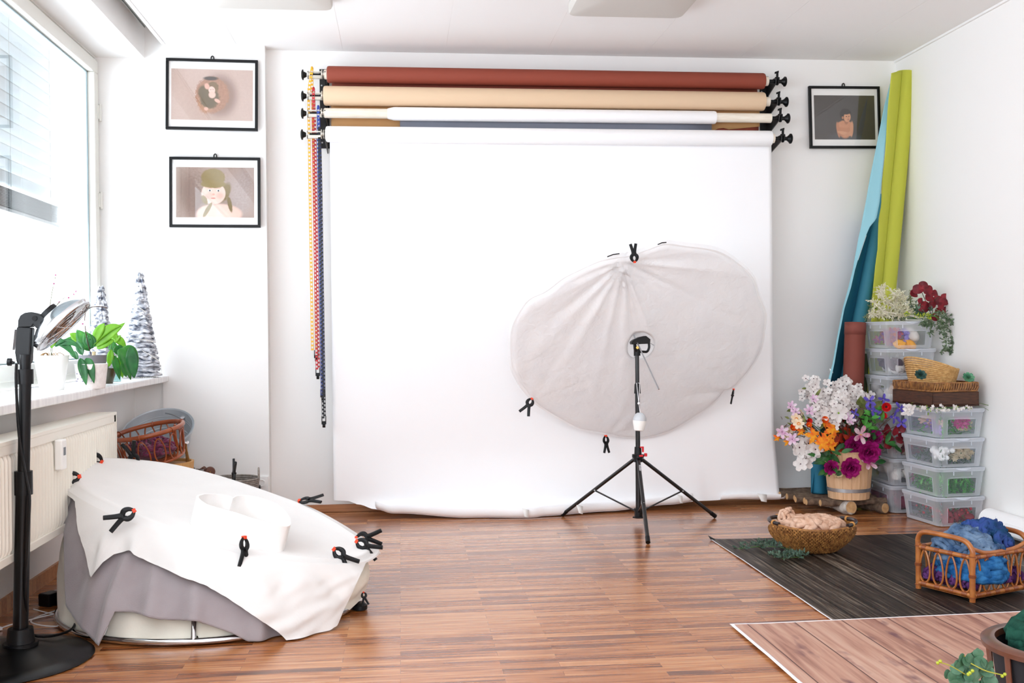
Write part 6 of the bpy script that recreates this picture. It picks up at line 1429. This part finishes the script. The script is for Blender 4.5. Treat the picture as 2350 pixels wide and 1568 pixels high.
for a,b,w,sg,m_ in(((125,790),(176,826),.034,.03,lA),((120,795),(150,783),.03,.012,lA),((125,797),(188,802),.03,.028,lA),((108,800),(92,795),.03,.01,lC),((118,800),(130,770),.028,.01,lC),((95,800),(84,780),.03,.01,leaf_mat('yellowing_leaf','#d6c62c','#e6dc50',.5))): lf(o1,m_,a,b,4.90,w,sag=sg)
rt_=MB()
for k in range(9): a=rf.uniform(0,6); rt_.tube(spline([c1+V((0,0,.135)),c1+V((.03*cos(a),.03*sin(a),.165)),c1+V((.06*cos(a),.06*sin(a),.148))],4),.002,5)
rt_.build('aerial_roots',mat('root_brown','#9a7a52',.8),o1)
ofl=leaf_mat('orchid_bloom','#f6eef0','#e7d6e2',.5)
def orchbloom(t,x,y,Y,s_=1):
    p=at(x,y,Y=Y); f=MB(); blossom(f,p,V((rf.uniform(-.4,.6),-1,.1)),.020*s_,5,.25,.85,.1,.3); f.k=1; f.ball(p+V((0,-.004,-.003)),.004*s_,8); f.build('bloom',[ofl,mat('orchid_lip','#a8517c',.5)],t)
st2=spline([c1+V((0,0,.14)),at(112,740,Y=4.95),at(118,680,Y=5.0),at(128,632,Y=5.0)],8); MB().tube(st2,.0018,5).build('flower_stem',mat('orchid_stem','#6a6a4a',.6),o1)
for x,y in((128,630),(124,650),(118,700)): orchbloom(o1,x,y,5.0,.8)
st3=spline([c1+V((0,0,.14)),at(125,720,Y=5.0),at(140,690,Y=5.05),at(175,668,Y=5.05)],8); MB().tube(st3,.0018,5).build('flower_stem',MC['orchid_stem'],o1)
for x,y in((175,668),(170,674),(158,682),(136,692),(190,742)): orchbloom(o1,x,y,5.05,.9)
o2=thing('orchid',c2+V((0,0,.1)),'orchid with two dark drooping leaves in the speckled pot','plant')
for a,b,w,sg,Y2 in(((184,822),(198,884),.040,.01,4.93),((198,822),(216,880),.042,.02,4.95),((180,824),(160,812),.03,.01,5.0),((190,815),(176,782),.036,.0,5.02)): lf(o2,lA,a,b,4.96,w,sag=sg,Y2=Y2)
o3=thing('peace_lily',c3+V((0,0,.13)),'peace lily with broad green leaves in the dark grey pot','plant')
for i,(a,b,w,sg,m_) in enumerate((((217,796),(287,741),.042,.0,lC),((222,800),(262,782),.050,.01,lC),((206,800),(176,757),.060,.0,lB),((208,802),(196,760),.05,.0,lB),((205,806),(150,778),.045,.02,lB),((214,790),(240,742),.045,.01,lC),((210,795),(280,748),.04,.03,lC),((200,800),(160,765),.05,.01,lC),((212,800),(205,765),.05,.0,lA))): lf(o3,m_,a,b,5.24,w,sag=sg)
arch=spline([c3+V((0,0,.13)),at(198,770,Y=5.2),at(195,725,Y=5.2),at(206,707,Y=5.2),at(228,704,Y=5.2),at(246,707,Y=5.2)],8); MB().tube(arch,.0022,6).build('bare_flower_stem',stemb,o3); MB().tube([c3+V((.01,-.01,.125)),c3+V((.012,-.012,.165))],.009,8).build('pseudobulb',mat('bulb_pale','#d9c7a0',.7),o3)
o4=thing('trailing_plant',c4+V((0,0,.07)),'leafy plant with large drooping leaves spilling over the sill','plant')
for i,(a,b,w,sg,m_,Y) in enumerate((((262,796),(284,822),.05,.012,lB,5.45),((275,800),(300,872),.058,.03,lB,5.40),((300,795),(308,868),.060,.0,lA,5.38),((256,802),(250,842),.035,.0,lC,5.42),((260,815),(275,872),.036,.01,lB,5.42),((270,820),(282,868),.032,.0,lC,5.44),((285,795),(318,832),.056,.01,lB,5.42),((250,790),(278,770),.035,.0,lC,5.5),((262,775),(290,800),.04,.01,lC,5.5),((280,830),(290,866),.03,.0,lB,5.42),((248,800),(272,798),.045,.01,lB,5.48),((268,780),(255,750),.03,.0,lC,5.5))): lf(o4,m_,a,b,Y,w,sag=sg)
f=MB()
for a,b in(((250,830),(265,795)),((255,830),(285,795)),((252,830),(300,797)),((250,825),(258,780))): f.tube(spline([c4+V((0,0,.07)),at(*a,Y=5.5),at(*b,Y=5.43)],5),.002,5)
f.build('stems',stemg,o4)
silver=mat('silver_tree','#e9ecf2',.5,col2='#4d5364',nscale=26,bump=.8,bscale=40,bdist=.006,stretch=(1,1,2.5))
def silvertree(c,r,h,lab,seed):
    t=thing('silver_tree',c,lab,'decorative tree')
    f=MB(); L=int(h/.024)
    for k in range(L):
        z0=h*k/L; rr=r*(1-(k/L)**1.05)+.010; S=48
        o=len(f.v)
        for j,(dr,dz) in enumerate(((-.42,.034),(0,.008),(.0,-.004),(-.5,-.006))):
            for i in range(S):
                a=2*PI*i/S; w_=ns((cos(a)*2.2*max(.4,rr/r)*2,sin(a)*2.2*2,k*1.7),1,seed); q_=rr*(1+dr*.7)+(.016*w_+.006*ns((cos(a)*7,sin(a)*7,k),1,seed+4))*(1 if dr==0 else .3)
                f.v.append(c+V((q_*cos(a),q_*sin(a),z0+.012+dz*.8+.022*ns((cos(a)*1.7,sin(a)*1.7,k*.6),1,seed+2)*(1 if dr==0 else .8)*(k>0))))
        for j in range(3):
            for i in range(S): f.f.append((o+j*S+i,o+j*S+(i+1)%S,o+(j+1)*S+(i+1)%S,o+(j+1)*S+i)); f.m.append(0)
    f.lathe([(r*.8,0),(r*.75,.01),(.006,h-.012),(0.001,h+.006)],c,24)
    f.v=[V((v_.x,v_.y,max(v_.z,c.z+.001))) for v_ in f.v]
    f.build('ruffled_cone',silver,t,autosm=60); return t
T1=V((-1.480,6.29,ZS)); silvertree(T1,.098,.585,'tall silver-white ruffled cone tree at the far end of the window sill',3)
T2=V((-1.655,6.12,ZS)); silvertree(T2,.082,.50,'smaller silver-white ruffled cone tree behind the leaves',5)
bd=MB(); 
def beads(pts,r=.0033):
    ln=spline(pts,10); acc=0; last=ln[0]; bd.ball(last,r,6)
    for p in ln[1:]:
        if (p-last).length>=r*2.05: bd.ball(p,r,6); last=p
def helix(c,r,h,a0,a1,z0,z1,n=10): return [c+V(((r*(1-z/h)+.014)*cos(a),(r*(1-z/h)+.014)*sin(a),z)) for a,z in [(lerp(a0,a1,k/n),lerp(z0,z1,k/n)) for k in range(n+1)]]
g_=thing('bead_garland',T1,'white bead garland wound round the tall silver tree','garland')
beads(helix(T1,.098,.585,-2.9,.2,.45,.34)); beads(helix(T1,.098,.585,-2.2,.1,.23,.20)); beads(helix(T1,.098,.585,-2.2,.0,.20,.09)+[V((T1.x+.115,T1.y-.02,ZS+.03)),V((T1.x+.08,T1.y-.07,ZS+.004)),V((T1.x+.0,T1.y-.112,ZS+.004)),V((T1.x-.08,T1.y-.10,ZS+.004))])
bd.build('beads',mat('pearl_bead','#eceae4',.3),g_)['kind']='stuff'
# ================================================================ corner below the sill: tub, baskets, buckets
zinc=mat('zinc','#c3cacf',.4,.25,col2='#b3bac1',nscale=6)
tc_=at(363,985,Y=6.13); tax=(V((-.06,-.52,.85))).normalized()
zt_=thing('zinc_tub',tc_-tax*.16,'round galvanised metal tub tilted in the corner behind the rattan basket','tub')
a_,b_=frame(tax)
MB().lathe([(.135,-.17),(.138,-.165),(.150,-.12),(.153,-.118),(.153,-.105),(.160,-.10),(.172,-.05),(.176,-.048),(.176,-.04),(.184,-.035),(.192,0),(.197,.004),(.199,0),(.197,-.005),(.189,-.006),(.187,0),(.178,-.04),(.165,-.07),(.158,-.10),(.150,-.13),(.133,-.162),(0,-.162)],tc_,56,tax).build('tub_body',zinc,zt_)
ear=at(420,962,Y=6.19); MB().cyl(ear-tax*.012,ear+tax*.012,.012,seg=12).cbox(ear,(.02,.012,.03)).build('handle_lug',steel,zt_)
MB().tube(spline([ear,at(395,952,Y=6.24),at(370,948,Y=6.33),at(330,952,Y=6.42),at(300,968,Y=6.42)],8),.0028,6).build('wire_handle',steel,zt_)
cr=thing('wooden_crate',V((-1.28,6.33,0)),'plain wooden crate carrying the tilted metal tub','crate')
for sx_ in(-.10,.10):
    for k in range(3): MB().box((-1.27+sx_-.006,6.24,.02+.10*k),(-1.27+sx_+.006,6.44,.10+.10*k)).build('side_board',bw,cr,smooth=False)
for sy_ in(6.236,6.446):
    for k in range(3): MB().box((-1.37,sy_-.006,.02+.10*k),(-1.17,sy_+.006,.10+.10*k)).build('end_board',bw,cr,smooth=False)
MB().box((-1.37,6.24,.0),(-1.17,6.44,.02)).build('base_board',bw,cr,smooth=False)
wc2=at(365,1062,Y=5.92); zB=at(400,1063,Y=5.80).z
wbk=thing('wooden_bucket',V((wc2.x,5.92,0)),'pale wooden bucket under the rattan basket behind the posing stand','bucket')
cb_=V((wc2.x+.02,5.92,0)); 
for k in range(18):
    a=2*PI*k/18; b2_=2*PI*(k+1)/18-.008; f=MB(); hh_=zB-.004
    P_=lambda an,r,z:cb_+V((r*cos(an),r*sin(an),z))
    f.add([P_(a,.135,0),P_(b2_,.135,0),P_(b2_,.12,0),P_(a,.12,0),P_(a,.165,hh_),P_(b2_,.165,hh_),P_(b2_,.15,hh_),P_(a,.15,hh_)],[(3,2,1,0),(4,5,6,7),(0,1,5,4),(1,2,6,5),(2,3,7,6),(3,0,4,7)]).build('stave',mat('honey_wood','#d9ac6e',.55,col2='#c99858',nscale=6),wbk,smooth=False)
MB().lathe([(.1625,hh_-.075),(.164,hh_-.075),(.168,hh_-.045),(.166,hh_-.045)],cb_,40,cap=False).build('metal_hoop',steel,wbk)
MB().cyl(cb_+V((0,0,hh_-.03)),cb_+V((0,0,hh_-.015)),.15,seg=32).build('inner_lid',bw,wbk)
# tilted round rattan basket
axb=V((-.15,-.22,1)).normalized(); kb=cb_+V((-.045,0,hh_+.022)); ratr=mat('red_rattan','#8c3f1c',.35,col2='#a8562a',nscale=16,coat=.4)
rb2=thing('rattan_basket',kb,'round reddish rattan basket with looped cane sides holding maroon wool','basket')
ea,eb2=frame(axb)
def Q(a,r,z): return kb+ea*(r*cos(a))+eb2*(r*sin(a))+axb*z
MB().tube([Q(2*PI*k/60,.182,.155+.018*cos(2*PI*k/60-.3)) for k in range(60)],.0125,10,True).build('rim',ratr,rb2)
for k in(0,9,20,31,42,51):
    a=2*PI*k/60; MB().tube([Q(a,.182,.155+.018*cos(a-.3))+(ea*cos(a)+eb2*sin(a))*.0145*cos(q)+axb*.0145*sin(q) for q in [2*PI*j/12 for j in range(12)]],.0028,5,True).build('rim_binding',ratr,rb2)
MB().tube([Q(2*PI*k/60,.158,.004) for k in range(60)],.008,8,True).build('foot_ring',ratr,rb2)
for k in range(13):
    c=2*PI*k/13; pts=[]
    for q in [2*PI*j/26 for j in range(26)]:
        z=.076+.070*sin(q); pts.append(Q(c+.21*cos(q)*(.8-.2*sin(q)),.160+.022*z/.15,z))
    MB().tube(pts,.0042,6,True).build('cane_loop',ratr,rb2)
f=MB()
for k in range(9): f.tube([Q(2*PI*j/48,.155*k/9+.004,0) for j in range(48)],.006,5,True)
f.build('woven_base',ratr,rb2)
t_=Q(1.15,.178,.17); MB().tube([Q(1.15,.18,.185),Q(1.15,.165,.15),Q(1.13,.165,.10),Q(1.12,.165,.06)],[.006,.012,.009,.003],8).build('tied_strap',ratr,rb2)
mar=mat('maroon_wool','#5f1a3c',.95,col2='#86305a',nscale=30,bump=.8,bscale=160,bdist=.004,sheen=.4)
yarn('maroon_wool',kb+ea*.03+axb*.055,.115,.105,.07,60,.006,mar,'maroon mohair wool lying in the round rattan basket','wool',31,.8,(3,6),.3,.3,700)
# dried bundle, small wire basket, leather case, grey wicker
dr_=thing('dried_bundle',at(432,1085,Y=5.98),'bundle of dried brown stems hanging right of the wooden bucket','dried plant')
f=MB()
for k in range(26): f.tube(spline([at(424+rf.uniform(-4,4),1018+rf.uniform(-6,8),Y=5.98+rf.uniform(-.01,.01)),at(430+rf.uniform(-4,4),1045,Y=5.98+rf.uniform(-.01,.01)),at(434+rf.uniform(-6,6),1072+rf.uniform(-4,8),Y=5.97+rf.uniform(-.01,.01)),at(438+rf.uniform(-3,3),1100,Y=5.97)],4),.0016,4)
f.build('stems',mat('dried_brown','#9a6c38',.9),dr_); MB().tube([at(427,1016,Y=5.97)+V((.012*cos(q),.012*sin(q),.004*sin(2*q))) for q in [2*PI*j/14 for j in range(14)]],.004,6,True).build('string_tie',whp,dr_)
wk=at(440,1082,Y=6.0); ws=thing('wire_basket',V((wk.x,6.0,0)),'small grey wire basket between wooden bucket and leather case','basket')
f=MB()
for z in(.03,.09,.15,.21,.27,wk.z): f.tube([V((wk.x+.055*cos(q),6.04+.055*sin(q),z)) for q in [2*PI*j/24 for j in range(24)]],.0025,5,True)
for j in range(14): q=2*PI*j/14; f.tube([V((wk.x+.05*cos(q),6.04+.05*sin(q),.0)),V((wk.x+.055*cos(q),6.04+.055*sin(q),wk.z))],.002,5)
f.build('wire_frame',steel,ws)
lt=at(463,1080,Y=6.2); leath=mat('brown_leather','#6b4030',.5,col2='#54301f',nscale=14,bump=.2)
lc=thing('leather_case',V((-.15+lt.x,6.25,0)),'brown leather case with brass stud leaning beside the grey wicker basket','case')
MB().cyl(V((lt.x-.12,6.25,.25)),V((lt.x+.02,6.2,lt.z+.008)),.018).build('handle_roll',leath,lc)
cpp=at(482,1083,Y=6.19); MB().lathe([(0,-.015),(.026,-.013),(.030,0),(.026,.013),(0,.015)],V((cpp.x,cpp.y,cpp.z)),20,(.35,-1,0)).lathe([(0,-.008),(.030,-.008),(.031,.002),(0,.004)],V((cpp.x-.02,cpp.y,cpp.z-.012)),20,(.35,-1,0)).build('end_flap',leath,lc)
MB().box((lt.x-.12,6.20,0),(lt.x+.02,6.28,.245)).build('case_body',leath,lc,smooth=False,bev=.01)
MB().ball(V((cpp.x+.003,cpp.y-.017,cpp.z)),.0045,8).build('brass_stud',mat('brass','#b08a4a',.3,1),lc)
gw=at(532,1100,Y=6.24); gwc=V((gw.x,6.27,0)); greyw=mat('grey_wicker','#a09890',.85,col2='#7c746e',nscale=50,bump=.6,bscale=120)
gb_=thing('wicker_basket',gwc,'grey twisted-rope wicker basket on the floor by the column','basket')
zrim=gw.z; nR=24
f=MB()
for k in range(nR+1):
    z=.006+(zrim-.006)*k/nR; rr=.118+.030*k/nR
    f.tube([gwc+V(((rr+.0018*sin(j*PI/1.0+k*PI))*cos(2*PI*j/72),(rr+.0018*sin(j*PI+k*PI))*sin(2*PI*j/72),z)) for j in range(72)],.0058,5,True)
f.build('woven_side',greyw,gb_)
MB().cyl(gwc+V((0,0,.001)),gwc+V((0,0,.012)),.116,seg=32).build('base',greyw,gb_)
for a in(.1,PI+.1): 
    p=gwc+V((.147*cos(a),.147*sin(a),zrim)); s_=V((-sin(a),cos(a),0)); MB().tube(spline([p-s_*.035-V((0,0,.02)),p-s_*.03+V((0,0,.03)),p+V((0,0,.055)),p+s_*.03+V((0,0,.03)),p+s_*.035-V((0,0,.02))],5),.0055,6).build('rope_handle',greyw,gb_)
SKY=6.0; EXPO=0.42
# ================================================================ daylight
w=bpy.data.worlds.new('sky'); bpy.context.scene.world=w; w.use_nodes=True
bg=w.node_tree.nodes['Background']; bg.inputs[0].default_value=(.83,.915,1,1); bg.inputs[1].default_value=SKY
def portal(c,sx_,sy_,rot):
    l=bpy.data.lights.new('sky_portal','AREA'); l.shape='RECTANGLE'; l.size=sx_; l.size_y=sy_; l.cycles.is_portal=True
    o=bpy.data.objects.new('sky_portal',l); C.objects.link(o); o.location=c; o.rotation_euler=rot
for y0,y1 in((3.8,6.5),(.8,3.62),(-2.3,.62)): portal((XW-.35,(y0+y1)/2,1.8),2.0,y1-y0,(0,-PI/2,0))
portal((.3,YF-.2,1.75),2.6,1.7,(-PI/2,0,PI))
sc=bpy.context.scene; sc.view_settings.view_transform='Standard'; sc.view_settings.look='None'; sc.view_settings.gamma=1; sc.view_settings.use_curve_mapping=False
sc.view_settings.exposure=EXPO
sc.cycles.max_bounces=14; sc.cycles.diffuse_bounces=8; sc.cycles.transparent_max_bounces=24; sc.cycles.glossy_bounces=5
